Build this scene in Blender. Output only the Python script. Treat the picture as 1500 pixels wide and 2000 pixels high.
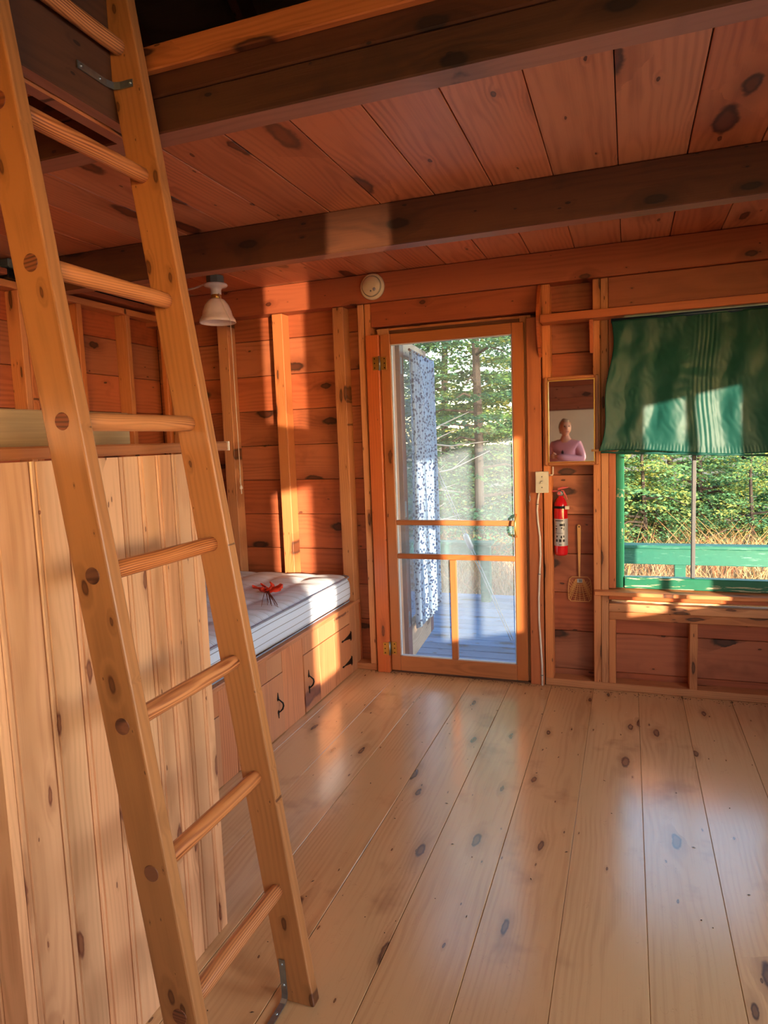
import bpy, bmesh, math, random
from mathutils import Vector, Matrix, noise
random.seed(7)
for o in list(bpy.data.objects): bpy.data.objects.remove(o)
C = bpy.context.scene.collection
S = bpy.context.scene
W = {}
rnd = random.uniform

# ------------------------------------------------------------------ camera
H = 1.41
cd = bpy.data.cameras.new('camera'); cam = bpy.data.objects.new('camera', cd); C.objects.link(cam)
yaw, pitch, roll, foc = 0.347799624, 0.104818570, 0.0368739033, 1325.287
fwd = Vector((-math.sin(yaw)*math.cos(pitch), math.cos(yaw)*math.cos(pitch), -math.sin(pitch)))
right = Vector((math.cos(yaw), math.sin(yaw), 0)); down = fwd.cross(right)
r2 = math.cos(roll)*right + math.sin(roll)*down
d2 = -math.sin(roll)*right + math.cos(roll)*down
M = Matrix.Identity(4)
for i in range(3):
    M[i][0] = r2[i]; M[i][1] = -d2[i]; M[i][2] = -fwd[i]
M[2][3] = H
cam.matrix_world = M
cd.sensor_fit = 'HORIZONTAL'; cd.sensor_width = 36; cd.lens = 36*foc/1500; cd.clip_start = 0.02; cd.clip_end = 400
S.camera = cam

# ------------------------------------------------------------------ light
S.view_settings.view_transform = 'Standard'; S.view_settings.look = 'None'
S.view_settings.exposure = -0.25; S.view_settings.gamma = 1; S.view_settings.use_curve_mapping = False
SUN_DIR = Vector((-0.643, 0.766, -0.1286)).normalized()
world = bpy.data.worlds.new('sky'); S.world = world; world.use_nodes = True
wn = world.node_tree.nodes; wl = world.node_tree.links
bg = wn['Background']; sky = wn.new('ShaderNodeTexSky'); sky.sky_type = 'NISHITA'; sky.sun_disc = False
sky.sun_elevation = math.radians(9); sky.sun_rotation = math.radians(140); sky.air_density = 1.0; sky.dust_density = 0.6
wl.new(sky.outputs[0], bg.inputs[0]); bg.inputs[1].default_value = 1.6

def lamp(name, kind, energy, color, loc, direction, **kw):
    d = bpy.data.lights.new(name, kind); d.energy = energy; d.color = color
    for k, v in kw.items(): setattr(d, k, v)
    o = bpy.data.objects.new(name, d); C.objects.link(o); o.location = loc
    o.rotation_euler = Vector(direction).to_track_quat('-Z', 'Y').to_euler()
    return o
lamp('sun', 'SUN', 22.0, (1.0, 0.80, 0.55), (6, -8, 3), SUN_DIR, angle=math.radians(0.55))
# added spot standing in for mirrored sun, coming up through the middle side window
g2 = Vector((-0.643, 0.766, 0.125)).normalized()
lamp('glint_spot', 'SPOT', 300000, (1.0, 0.70, 0.40), Vector((1.9, -0.74, 1.13)) - g2*45, g2,
     spot_size=math.radians(1.5), spot_blend=0.15, shadow_soft_size=0.12)
# added fill lamps standing in for daylight at the right and rear windows
FILL_COL = (1.0, 0.94, 0.90)
for (y0, y1, e, yd) in ((1.47, 2.08, 13, .05), (0.25, 0.88, 13, .05), (-1.02, -0.47, 22, -.45)):
    lamp('window_fill', 'AREA', e, FILL_COL, (1.86, (y0+y1)/2, 1.35), (-1, yd, -0.38), shape='RECTANGLE', size=0.58, size_y=1.1, spread=math.radians(125))
lamp('window_fill', 'AREA', 1.5, FILL_COL, (0.95, -2.45, 1.66), (-0.1, 1, -0.22), shape='RECTANGLE', size=1.3, size_y=0.8, spread=math.radians(140))

# ------------------------------------------------------------------ materials
def lin(c):
    return tuple((x/255/12.92 if x/255 <= 0.04045 else ((x/255+0.055)/1.055)**2.4) for x in c) + (1,)

class NT:
    def __init__(s, name):
        s.m = bpy.data.materials.new(name); s.m.use_nodes = True
        s.t = s.m.node_tree; s.n = s.t.nodes; s.l = s.t.links
        s.b = s.n['Principled BSDF']; s.out = s.n['Material Output']
    def new(s, k, **kw):
        x = s.n.new(k)
        for a, v in kw.items(): setattr(x, a, v)
        return x
    def put(s, sock, v):
        if isinstance(v, bpy.types.NodeSocket): s.l.new(v, sock)
        else: sock.default_value = v
    def math(s, op, a, b=0.0, c=None, clamp=False):
        x = s.new('ShaderNodeMath', operation=op, use_clamp=clamp); s.put(x.inputs[0], a); s.put(x.inputs[1], b)
        if c is not None: s.put(x.inputs[2], c)
        return x.outputs[0]
    def vmath(s, op, a, b):
        x = s.new('ShaderNodeVectorMath', operation=op); s.put(x.inputs[0], a); s.put(x.inputs[1], b); return x.outputs[0]
    def noise(s, vec, scale, detail=2, rough=0.5, out=0, dist=0.0):
        x = s.new('ShaderNodeTexNoise'); s.l.new(vec, x.inputs['Vector']); x.inputs['Scale'].default_value = scale
        x.inputs['Detail'].default_value = detail; x.inputs['Roughness'].default_value = rough; x.inputs['Distortion'].default_value = dist
        return x.outputs[out]
    def rng(s, v, a, b, c=0.0, d=1.0, smooth=False):
        x = s.new('ShaderNodeMapRange'); s.put(x.inputs[0], v)
        if smooth: x.interpolation_type = 'SMOOTHSTEP'
        for i, q in enumerate((a, b, c, d)): s.put(x.inputs[i+1], q)
        return x.outputs[0]
    def mix(s, f, a, b, mode='MIX'):
        x = s.new('ShaderNodeMix', data_type='RGBA', blend_type=mode); s.put(x.inputs[0], f); s.put(x.inputs[6], a); s.put(x.inputs[7], b)
        return x.outputs[2]
    def comb(s, x, y, z):
        q = s.new('ShaderNodeCombineXYZ'); s.put(q.inputs[0], x); s.put(q.inputs[1], y); s.put(q.inputs[2], z); return q.outputs[0]
    def sep(s, v):
        q = s.new('ShaderNodeSeparateXYZ'); s.l.new(v, q.inputs[0]); return q.outputs
    def bump(s, h, strength=0.3, dist=0.002):
        q = s.new('ShaderNodeBump'); s.l.new(h, q.inputs['Height']); q.inputs['Strength'].default_value = strength
        q.inputs['Distance'].default_value = dist; s.l.new(q.outputs[0], s.b.inputs['Normal'])

def wood(name, light, dark, knotc, rough=0.55, freq=520, knot_cell=(0.30, 0.15), knot_amt=0.5, knot_size=0.26,
         ring_amt=0.55, tint=0.10, stain=None, stain_amt=0.0, coat=0.0, scratch=0.0, bump=0.25):
    t = NT(name)
    oc = t.new('ShaderNodeTexCoord').outputs['Object']; r = t.new('ShaderNodeObjectInfo').outputs['Random']
    off = t.comb(t.math('MULTIPLY', r, 53.0), t.math('MULTIPLY', r, 171.0), t.math('MULTIPLY', r, 29.0))
    v = t.vmath('ADD', oc, off)
    s = t.sep(oc)
    # knots: a sparse large layer and a denser small one
    vs = t.sep(v); wob = t.noise(v, 14.0, 3, 0.6, 1); wv = t.vmath('MULTIPLY', t.vmath('SUBTRACT', wob, (0.5, 0.5, 0.5)), (0.10, 0.16, 0))
    def layer(cx, cy, amt, size, sh):
        kv = t.comb(t.math('ADD', t.math('DIVIDE', vs[0], cx), sh), t.math('DIVIDE', vs[1], cy), 0.0)
        vo = t.new('ShaderNodeTexVoronoi', voronoi_dimensions='2D'); t.l.new(t.vmath('ADD', kv, wv), vo.inputs['Vector']); vo.inputs['Scale'].default_value = 1.0
        d = vo.outputs['Distance']; c = t.sep(vo.outputs['Color'])[0]
        on = t.math('GREATER_THAN', c, 1.0-amt)
        kr = t.math('MULTIPLY', on, t.math('ADD', size*0.45, t.math('MULTIPLY', t.math('SUBTRACT', c, 1.0-amt), size*0.55/amt)))
        k = t.math('MULTIPLY', t.rng(d, t.math('MULTIPLY', kr, 1.08), t.math('MULTIPLY', kr, 0.70), 0.0, 1.0, True), on)
        co = t.math('MULTIPLY', t.rng(d, t.math('MULTIPLY', kr, 0.72), t.math('MULTIPLY', kr, 0.35), 0.0, 1.0, True), on)
        ha = t.math('MULTIPLY', t.rng(d, t.math('MULTIPLY', kr, 3.6), kr, 0.0, 1.0, True), on)
        return k, co, ha
    k1, c1, h1 = layer(knot_cell[0]*1.3, knot_cell[1]*1.1, knot_amt*0.8, knot_size, 0.0)
    k2, c2, h2 = layer(knot_cell[0]*0.6, knot_cell[1]*0.55, knot_amt*0.55, knot_size*0.42, 5.3)
    km = t.math('MAXIMUM', k1, k2); core = t.math('MAXIMUM', c1, c2); halo = t.math('MAXIMUM', h1, t.math('MULTIPLY', h2, 0.6))
    # growth rings
    wl_ = t.noise(t.vmath('MULTIPLY', v, (0.9, 2.0, 2.0)), 1.6, 2, 0.55)
    y0 = t.math('MULTIPLY', t.math('SUBTRACT', t.math('FRACT', t.math('MULTIPLY', r, 7.13)), 0.5), 0.16)
    z0 = t.math('ADD', 0.02, t.math('MULTIPLY', t.math('FRACT', t.math('MULTIPLY', r, 13.7)), 0.09))
    dy = t.math('SUBTRACT', s[1], y0); dz = t.math('ADD', s[2], z0)
    rr = t.math('SQRT', t.math('ADD', t.math('MULTIPLY', dy, dy), t.math('MULTIPLY', dz, dz)))
    rr = t.math('ADD', rr, t.math('MULTIPLY', wl_, 0.07))
    rr = t.math('ADD', rr, t.math('MULTIPLY', halo, 7.0/freq))
    band = t.math('SINE', t.math('MULTIPLY', rr, float(freq)))
    band = t.rng(band, -0.6, 1.0, 0.0, 1.0)
    band = t.math('MULTIPLY', band, t.rng(t.noise(t.vmath('MULTIPLY', v, (2.5, 9.0, 9.0)), 1.0, 2, 0.6), 0.35, 0.65, 0.25, 1.0))
    fib = t.noise(t.vmath('MULTIPLY', v, (5.0, 190.0, 190.0)), 1.0, 2, 0.6)
    blot = t.noise(t.vmath('MULTIPLY', v, (1.3, 5.0, 5.0)), 1.0, 2, 0.5)
    f = t.math('ADD', t.math('MULTIPLY', band, ring_amt*0.85), t.math('MULTIPLY', t.math('SUBTRACT', fib, 0.5), 0.55))
    f = t.math('ADD', f, t.math('MULTIPLY', t.math('SUBTRACT', blot, 0.5), 0.9), clamp=True)
    col = t.mix(f, lin(light), lin(dark))
    hs = t.new('ShaderNodeHueSaturation'); t.l.new(col, hs.inputs['Color'])
    r5 = t.math('FRACT', t.math('MULTIPLY', r, 5.31))
    t.put(hs.inputs['Value'], t.rng(r, 0, 1, 1-tint*1.6, 1+tint*1.6)); t.put(hs.inputs['Hue'], t.rng(r5, 0, 1, 0.5-tint*0.06, 0.5+tint*0.06))
    t.put(hs.inputs['Saturation'], t.rng(r5, 0, 1, 1+tint*0.5, 1-tint*0.9))
    col = hs.outputs[0]
    if stain:
        sn = t.noise(v, 3.3, 4, 0.6); sm = t.math('MULTIPLY', t.rng(sn, 0.56, 0.72, 0, 1, True), stain_amt)
        col = t.mix(sm, col, lin(stain))
    col = t.mix(t.math('MULTIPLY', t.math('MULTIPLY', halo, halo), 0.45), col, tuple(q*0.8 for q in lin(dark)[:3])+(1,))
    col = t.mix(t.math('MULTIPLY', km, 0.9), col, t.mix(t.math('MULTIPLY', core, 0.32), lin(knotc), lin(dark)))
    ro = rough
    if scratch:
        sv = t.noise(t.vmath('MULTIPLY', v, (35.0, 130.0, 1.0)), 1.0, 4, 0.75, dist=2.5)
        sc = t.math('MULTIPLY', t.rng(sv, 0.63, 0.70, 0, 1), t.rng(t.noise(v, 2.5, 2, 0.5), 0.40, 0.60, 0.1, 1.0))
        w1 = t.noise(t.vmath('MULTIPLY', v, (7.0, 9.0, 1.0)), 1.0, 2, 0.5, 0, 3.0)
        ln = t.math('LESS_THAN', t.math('ABSOLUTE', t.math('SUBTRACT', w1, 0.5)), 0.0022)
        ln = t.math('MULTIPLY', ln, t.rng(t.noise(v, 11.0, 2, 0.5), 0.50, 0.60, 0.0, 1.0))
        col = t.mix(t.math('MULTIPLY', ln, 0.30), col, lin((120, 80, 54)))
        col = t.mix(t.math('MULTIPLY', sc, scratch), col, lin((110, 74, 54)))
        ro = t.math('ADD', rough, t.math('MULTIPLY', t.math('SUBTRACT', t.noise(v, 30, 3, 0.7), 0.5), 0.13))
    t.put(t.b.inputs['Base Color'], col); t.put(t.b.inputs['Roughness'], ro)
    if coat: t.b.inputs['Coat Weight'].default_value = coat; t.b.inputs['Coat Roughness'].default_value = rough*0.75
    hgt = t.math('ADD', fib, t.math('MULTIPLY', band, 0.35))
    t.bump(hgt, bump, 0.0009)
    return t.m

def plain(name, col, rough=0.5, metal=0.0, var=0.12, scale=30, coat=0.0, bump=0.0, trans=0.0):
    t = NT(name)
    oc = t.new('ShaderNodeTexCoord').outputs['Object']
    n = t.noise(oc, scale, 3, 0.6)
    c = lin(col); a = tuple(q*(1-var) for q in c[:3])+(1,); b = tuple(min(1, q*(1+var)) for q in c[:3])+(1,)
    t.put(t.b.inputs['Base Color'], t.mix(n, a, b)); t.b.inputs['Roughness'].default_value = rough; t.b.inputs['Metallic'].default_value = metal
    t.b.inputs['Coat Weight'].default_value = coat
    if bump: t.bump(n, bump, 0.003)
    return t.m

def glass_mat(name, tint=(1, 1, 1, 1), dirt=0.0, refl=1.0):
    t = NT(name); t.n.remove(t.b)
    tr = t.new('ShaderNodeBsdfTransparent'); tr.inputs[0].default_value = tint
    gl = t.new('ShaderNodeBsdfGlossy'); gl.inputs['Roughness'].default_value = 0.0
    ge = t.new('ShaderNodeNewGeometry'); dp = t.new('ShaderNodeVectorMath', operation='DOT_PRODUCT')
    t.l.new(ge.outputs['Normal'], dp.inputs[0]); t.l.new(ge.outputs['Incoming'], dp.inputs[1])
    sch = t.math('POWER', t.math('SUBTRACT', 1.0, t.math('ABSOLUTE', dp.outputs['Value']), clamp=True), 5.0)
    mx = t.new('ShaderNodeMixShader'); t.l.new(t.math('MULTIPLY', t.math('ADD', t.math('MULTIPLY', sch, 0.96), 0.04), refl), mx.inputs[0]); t.l.new(tr.outputs[0], mx.inputs[1]); t.l.new(gl.outputs[0], mx.inputs[2])
    o = mx.outputs[0]
    if dirt:
        oc = t.new('ShaderNodeTexCoord').outputs['Object']
        n = t.noise(oc, 2.2, 4, 0.6); n2 = t.noise(oc, 90, 2, 0.5)
        fac = t.math('MULTIPLY', t.rng(n, 0.3, 0.75, 0.45, 1.0), t.math('MULTIPLY', t.rng(n2, 0.3, 0.7, 0.8, 1.1), dirt))
        df = t.new('ShaderNodeBsdfDiffuse'); df.inputs[0].default_value = (0.58, 0.74, 0.95, 1)
        m2 = t.new('ShaderNodeMixShader'); t.l.new(fac, m2.inputs[0]); t.l.new(o, m2.inputs[1]); t.l.new(df.outputs[0], m2.inputs[2]); o = m2.outputs[0]
    t.l.new(o, t.out.inputs[0]); return t.m

KN = (52, 26, 16)
M_floor = wood('floor_pine', (212, 170, 122), (170, 122, 82), (72, 48, 40), rough=0.24, freq=420, knot_cell=(0.36, 0.13), knot_amt=0.5, knot_size=0.13, ring_amt=0.35, tint=0.05, stain=(120, 72, 50), stain_amt=0.35, scratch=0.02, coat=0.8, bump=0.18)
M_ceil = wood('ceiling_pine', (212, 134, 92), (162, 86, 54), (62, 30, 22), rough=0.42, freq=330, knot_cell=(0.55, 0.23), knot_amt=0.6, knot_size=0.17, ring_amt=0.65, tint=0.07, coat=0.15)
M_wall = wood('wall_pine', (172, 94, 60), (112, 54, 34), (34, 16, 10), rough=0.5, freq=330, knot_cell=(0.42, 0.20), knot_amt=0.5, knot_size=0.15, ring_amt=0.5, tint=0.085, stain=(70, 32, 20), stain_amt=0.35)
M_stud = wood('stud_fir', (200, 128, 78), (146, 80, 44), KN, rough=0.55, freq=600, knot_cell=(0.22, 0.06), knot_amt=0.45, knot_size=0.22, ring_amt=0.5, tint=0.10)
M_plate = wood('plate_fir', (166, 86, 54), (122, 58, 36), (60, 24, 14), rough=0.45, freq=420, knot_cell=(0.20, 0.12), knot_amt=0.4, knot_size=0.13, ring_amt=0.4, tint=0.05)
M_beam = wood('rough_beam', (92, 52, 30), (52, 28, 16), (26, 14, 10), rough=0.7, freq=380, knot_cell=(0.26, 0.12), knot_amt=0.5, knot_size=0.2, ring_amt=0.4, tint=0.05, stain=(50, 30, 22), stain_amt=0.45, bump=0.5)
M_part = wood('panel_pine', (226, 174, 130), (186, 128, 88), (104, 48, 32), rough=0.45, freq=640, knot_cell=(0.34, 0.10), knot_amt=0.55, knot_size=0.11, ring_amt=0.5, tint=0.07, coat=0.15)
M_lad = wood('ladder_pine', (176, 118, 70), (138, 88, 48), (74, 34, 18), rough=0.42, freq=420, knot_cell=(0.16, 0.08), knot_amt=0.6, knot_size=0.1, ring_amt=0.6, tint=0.03, coat=0.2)
M_rung = wood('rung_fir', (208, 136, 82), (122, 54, 24), (84, 40, 20), rough=0.35, freq=1250, knot_cell=(0.8, 0.3), knot_amt=0.1, knot_size=0.03, ring_amt=1.25, tint=0.05, coat=0.3)
M_bed = wood('cabinet_pine', (206, 138, 94), (158, 90, 58), (96, 48, 40), rough=0.45, freq=400, knot_cell=(0.3, 0.12), knot_amt=0.45, knot_size=0.16, ring_amt=0.5, tint=0.07, coat=0.15)
M_door = wood('door_fir', (170, 100, 54), (126, 66, 32), (70, 32, 18), rough=0.4, freq=900, knot_cell=(0.5, 0.2), knot_amt=0.15, knot_size=0.1, ring_amt=0.5, tint=0.05, coat=0.2)
M_case = wood('casing_pine', (186, 100, 54), (138, 64, 32), (76, 30, 16), rough=0.42, freq=360, knot_cell=(0.3, 0.09), knot_amt=0.45, knot_size=0.13, ring_amt=0.4, tint=0.05, coat=0.2)
M_under_lit = wood('lit_beam_underside', (158, 104, 82), (112, 68, 52), (44, 26, 20), rough=0.5, freq=380, knot_cell=(0.26, 0.12), knot_amt=0.5, knot_size=0.2, ring_amt=0.4, tint=0.03, coat=0.2)  # light bounced up from the floor, put into the wood colour
M_darkwood = wood('roof_board', (90, 62, 44), (50, 34, 24), (20, 12, 8), rough=0.8, tint=0.15)
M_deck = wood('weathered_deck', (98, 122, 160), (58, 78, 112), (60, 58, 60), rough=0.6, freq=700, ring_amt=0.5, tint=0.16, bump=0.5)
M_end = wood('end_grain', (134, 78, 50), (66, 30, 20), (50, 20, 12), rough=0.5, freq=1500, ring_amt=1.3, knot_amt=0.05, tint=0.08)
M_void = plain('dark_paper', (22, 15, 12), 0.9)
M_galv = plain('galvanised_steel', (150, 162, 170), 0.35, 0.9, 0.25, 60)
M_black = plain('black_iron', (24, 24, 26), 0.4, 0.5)
M_brass = plain('brass', (196, 160, 84), 0.35, 0.9)
M_gold = plain('gilt', (200, 160, 90), 0.3, 0.7)
M_white = plain('white_plastic', (226, 214, 204), 0.4)
M_cream = plain('cream_plastic', (222, 202, 168), 0.45)
M_ivory = plain('ivory_plastic', (216, 212, 198), 0.4)
M_red = plain('red_enamel', (206, 22, 34), 0.22, 0.0, 0.05, coat=0.6)
M_silver = plain('silver_label', (178, 180, 188), 0.4, 0.3)
M_pinkp = plain('faded_red_plastic', (214, 96, 98), 0.4)
M_tan = plain('tan_plastic', (214, 156, 96), 0.45)
M_ink = plain('black_ink', (28, 28, 32), 0.6)
M_porc = plain('porcelain', (222, 214, 210), 0.25)
M_opal = plain('opal_glass', (242, 224, 220), 0.3, coat=0.4)
M_grey = plain('grey_metal', (120, 128, 124), 0.5, 0.5)
M_blue = plain('blue_metal', (38, 62, 92), 0.4, 0.4)
M_orange = plain('red_ribbon', (232, 62, 30), 0.6, var=0.25)
M_twig = plain('brown_twig', (104, 44, 36), 0.7, var=0.3)
M_bark = plain('bark', (52, 46, 44), 0.9, var=0.4, scale=12)
M_dead = plain('bleached_twig', (190, 184, 178), 0.8)
M_skin = plain('skin', (226, 168, 142), 0.5, var=0.04)
M_hair = plain('blond_hair', (186, 158, 128), 0.6, var=0.25, scale=80)
M_knit = plain('pink_knit', (222, 160, 178), 0.85, var=0.10, scale=160)
M_jean = plain('denim', (60, 74, 104), 0.85)
M_eye = plain('eye_dark', (50, 40, 40), 0.3)
M_lip = plain('lips', (190, 96, 92), 0.5)
M_beige = plain('beige_panel', (232, 214, 182), 0.4, var=0.12, scale=3)
M_glass = glass_mat('pane_glass')
M_dirty = glass_mat('dusty_glass', dirt=0.17)
mm = NT('mirror_silver'); mm.b.inputs['Metallic'].default_value = 1; mm.b.inputs['Roughness'].default_value = 0.02
mm.put(mm.b.inputs['Base Color'], (0.9, 0.9, 0.9, 1)); M_mirror = mm.m
ms = NT('brushed_steel'); _o = ms.new('ShaderNodeTexCoord').outputs['Object']
_n = ms.noise(ms.vmath('MULTIPLY', _o, (3, 1, 120)), 1.0, 3, 0.6)
ms.put(ms.b.inputs['Base Color'], ms.mix(_n, lin((200, 168, 128)), lin((150, 122, 90)))); ms.b.inputs['Metallic'].default_value = 0.12
ms.b.inputs['Roughness'].default_value = 0.32; M_steel = ms.m

def painted(name, base, wornc, amt, rough=0.45, sx=6, sz=60):
    t = NT(name); g = t.new('ShaderNodeNewGeometry').outputs['Position']
    n = t.noise(t.vmath('MULTIPLY', g, (sx, sx, sz)), 1.0, 4, 0.65); n2 = t.noise(g, 30, 3, 0.6)
    m = t.rng(n, 0.62-amt*0.2, 0.66-amt*0.2, 0, 1)
    c = lin(base); c2 = tuple(q*0.7 for q in c[:3])+(1,)
    t.put(t.b.inputs['Base Color'], t.mix(m, t.mix(n2, c2, c), lin(wornc))); t.b.inputs['Roughness'].default_value = rough
    t.bump(n, 0.3, 0.002); return t.m
M_green = painted('green_paint', (18, 116, 86), (176, 170, 140), 0.1, .45, 14, 14)
M_gworn = painted('worn_green_paint', (16, 110, 84), (186, 180, 150), 0.35, .45, 5, 60)
M_rail = painted('railing_paint', (30, 106, 92), (76, 128, 116), 0.15)

def cloth_green():
    t = NT('green_satin'); g = t.new('ShaderNodeTexCoord').outputs['Object']
    n = t.noise(t.vmath('MULTIPLY', g, (900, 10, 900)), 1.0, 2, 0.5)
    c = t.mix(n, lin((14, 66, 62)), lin((24, 84, 78)))
    t.put(t.b.inputs['Base Color'], c); t.b.inputs['Roughness'].default_value = 0.5; t.b.inputs['Specular IOR Level'].default_value = 0.35
    tl = t.new('ShaderNodeBsdfTranslucent'); tl.inputs[0].default_value = lin((40, 130, 104))
    mx = t.new('ShaderNodeMixShader'); mx.inputs[0].default_value = 0.06
    t.l.new(t.b.outputs[0], mx.inputs[1]); t.l.new(tl.outputs[0], mx.inputs[2]); t.l.new(mx.outputs[0], t.out.inputs[0])
    return t.m
M_cgreen = cloth_green()

def cloth_floral():
    t = NT('floral_cotton'); g = t.new('ShaderNodeTexCoord').outputs['Object']
    vo = t.new('ShaderNodeTexVoronoi'); t.l.new(g, vo.inputs['Vector']); vo.inputs['Scale'].default_value = 48
    n = t.noise(g, 55, 3, 0.6)
    m = t.rng(t.math('ADD', vo.outputs['Distance'], t.math('MULTIPLY', n, 0.6)), 0.64, 0.74, 1, 0)
    t.put(t.b.inputs['Base Color'], t.mix(m, lin((176, 208, 244)), lin((34, 62, 116)))); t.b.inputs['Roughness'].default_value = 0.9
    tl = t.new('ShaderNodeBsdfTranslucent'); tl.inputs[0].default_value = (0.6, 0.7, 0.8, 1)
    mx = t.new('ShaderNodeMixShader'); mx.inputs[0].default_value = 0.25
    t.l.new(t.b.outputs[0], mx.inputs[1]); t.l.new(tl.outputs[0], mx.inputs[2]); t.l.new(mx.outputs[0], t.out.inputs[0])
    return t.m
M_floral = cloth_floral()

def ticking():
    t = NT('mattress_ticking'); g = t.sep(t.new('ShaderNodeTexCoord').outputs['Object'])
    geo = t.new('ShaderNodeNewGeometry').outputs['Normal']
    nz = t.math('GREATER_THAN', t.sep(geo)[2], 0.7)
    st = t.math('FRACT', t.math('MULTIPLY', g[1], 15.0)); s1 = t.math('LESS_THAN', st, 0.07)
    s1b = t.math('LESS_THAN', t.math('ABSOLUTE', t.math('SUBTRACT', st, 0.22)), 0.02)
    top = t.math('MAXIMUM', s1, s1b)
    sd = t.math('LESS_THAN', t.math('ABSOLUTE', t.math('SUBTRACT', t.math('FRACT', t.math('MULTIPLY', t.math('ADD', g[2], 0.006), 27.0)), 0.5)), 0.05)
    m = t.math('ADD', t.math('MULTIPLY', nz, top), t.math('MULTIPLY', t.math('SUBTRACT', 1.0, nz), sd), clamp=True)
    n = t.noise(t.new('ShaderNodeTexCoord').outputs['Object'], 260, 2, 0.5)
    base = t.mix(n, lin((206, 222, 252)), lin((220, 234, 255)))
    t.put(t.b.inputs['Base Color'], t.mix(t.math('MULTIPLY', m, t.rng(nz, 0, 1, 0.7, 0.42)), base, lin((92, 84, 100)))); t.b.inputs['Roughness'].default_value = 0.8
    t.b.inputs['Sheen Weight'].default_value = 0.2
    return t.m
M_tick = ticking()

def leafy(name, a, b, c=None, sc=3.0, trans=0.3):
    t = NT(name); g = t.new('ShaderNodeNewGeometry').outputs['Position']
    n = t.noise(g, sc, 3, 0.7); n2 = t.noise(g, 25, 2, 0.6)
    col = t.mix(t.rng(n2, 0.35, 0.65), lin(a), lin(b))
    if c: col = t.mix(t.rng(n, 0.48, 0.62), col, lin(c))
    t.put(t.b.inputs['Base Color'], col); t.b.inputs['Roughness'].default_value = 0.7
    tl = t.new('ShaderNodeBsdfTranslucent'); t.l.new(col, tl.inputs[0])
    mx = t.new('ShaderNodeMixShader'); mx.inputs[0].default_value = trans
    t.l.new(t.b.outputs[0], mx.inputs[1]); t.l.new(tl.outputs[0], mx.inputs[2]); t.l.new(mx.outputs[0], t.out.inputs[0]); return t.m
M_needle = leafy('spruce_needles', (70, 132, 106), (124, 172, 110), (180, 184, 100))
M_needle2 = leafy('bluish_needles', (44, 100, 88), (84, 142, 104), (120, 160, 90))
M_grass = leafy('dry_grass', (212, 196, 154), (186, 156, 118), (204, 162, 130), 1.2)
M_shrub = leafy('autumn_shrub', (192, 138, 92), (160, 150, 92), (186, 118, 86), 2.5)
M_soil = plain('meadow_soil', (120, 104, 76), 0.9, var=0.3, scale=4)

# ------------------------------------------------------------------ helpers
I4 = Matrix.Identity(4)
def link(name, me, m, parent=None, mw=None):
    o = bpy.data.objects.new(name, me); C.objects.link(o)
    if m is not None and me is not None and not me.materials: me.materials.append(m)
    mw = mw or I4.copy()
    if parent: o.parent = parent; o.matrix_basis = W[parent.name].inverted() @ mw
    else: o.matrix_basis = mw
    W[o.name] = mw; return o
def thing(name, label, cat, loc=(0, 0, 0), group=None):
    o = bpy.data.objects.new(name, None); C.objects.link(o); o.empty_display_size = 0.1
    o.matrix_basis = Matrix.Translation(loc); W[o.name] = Matrix.Translation(loc)
    o['label'] = label; o['category'] = cat
    if group: o['group'] = group
    return o
def tag(o, label, cat, group=None):
    o['label'] = label; o['category'] = cat
    if group: o['group'] = group
    return o
def struct(o): o['kind'] = 'structure'; return o
def finish(bm, name, m, parent=None, mw=None, smooth=False):
    me = bpy.data.meshes.new(name); bm.to_mesh(me); bm.free()
    if smooth:
        for p in me.polygons: p.use_smooth = True
    return link(name, me, m, parent, mw)
AX = {'x': I4.copy(),
      'y': Matrix(((0, -1, 0, 0), (1, 0, 0, 0), (0, 0, 1, 0), (0, 0, 0, 1))),
      'z': Matrix(((0, 1, 0, 0), (0, 0, 1, 0), (1, 0, 0, 0), (0, 0, 0, 1))),
      # variants whose width axis (local y) is the other transverse axis
      'X': Matrix(((1, 0, 0, 0), (0, 0, -1, 0), (0, 1, 0, 0), (0, 0, 0, 1))),
      'Y': Matrix(((0, 0, 1, 0), (1, 0, 0, 0), (0, 1, 0, 0), (0, 0, 0, 1))),
      'Z': Matrix(((0, 0, -1, 0), (0, 1, 0, 0), (1, 0, 0, 0), (0, 0, 0, 1)))}
AX['Z'] = Matrix(((0, 0, 1, 0), (0, -1, 0, 0), (1, 0, 0, 0), (0, 0, 0, 1)))
def boxbm(d, bev=0.0, seg=1):
    bm = bmesh.new(); bmesh.ops.create_cube(bm, size=1.0)
    for v in bm.verts: v.co = Vector((v.co.x*d[0], v.co.y*d[1], v.co.z*d[2]))
    if bev: bmesh.ops.bevel(bm, geom=bm.edges[:], offset=min(bev, min(d)*0.45), segments=seg, affect='EDGES', profile=0.5)
    return bm
def box(name, a, b, m, parent=None, ax='x', bev=0.002, rot=None):
    """box between world corners a and b, grain along ax"""
    c = Vector([(a[i]+b[i])/2 for i in range(3)]); e = Vector([abs(b[i]-a[i]) for i in range(3)])
    R = AX[ax]; l = R.to_3x3().transposed() @ e
    bm = boxbm([abs(q) for q in l], bev)
    mw = Matrix.Translation(c) @ (rot or I4) @ R
    return finish(bm, name, m, parent, mw)
def slab(name, boxes, m, parent=None):
    bm = bmesh.new()
    for a, b in boxes:
        g = bmesh.ops.create_cube(bm, size=1.0)['verts']
        for v in g: v.co = Vector([(a[i]+b[i])/2 + v.co[i]*(b[i]-a[i]) for i in range(3)])
    return finish(bm, name, m, parent)
def frame_from(d, up=Vector((0, 0, 1))):
    d = d.normalized(); u = up if abs(d.dot(up)) < 0.95 else Vector((1, 0, 0))
    s = d.cross(u).normalized(); return s, s.cross(d).normalized()
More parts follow.
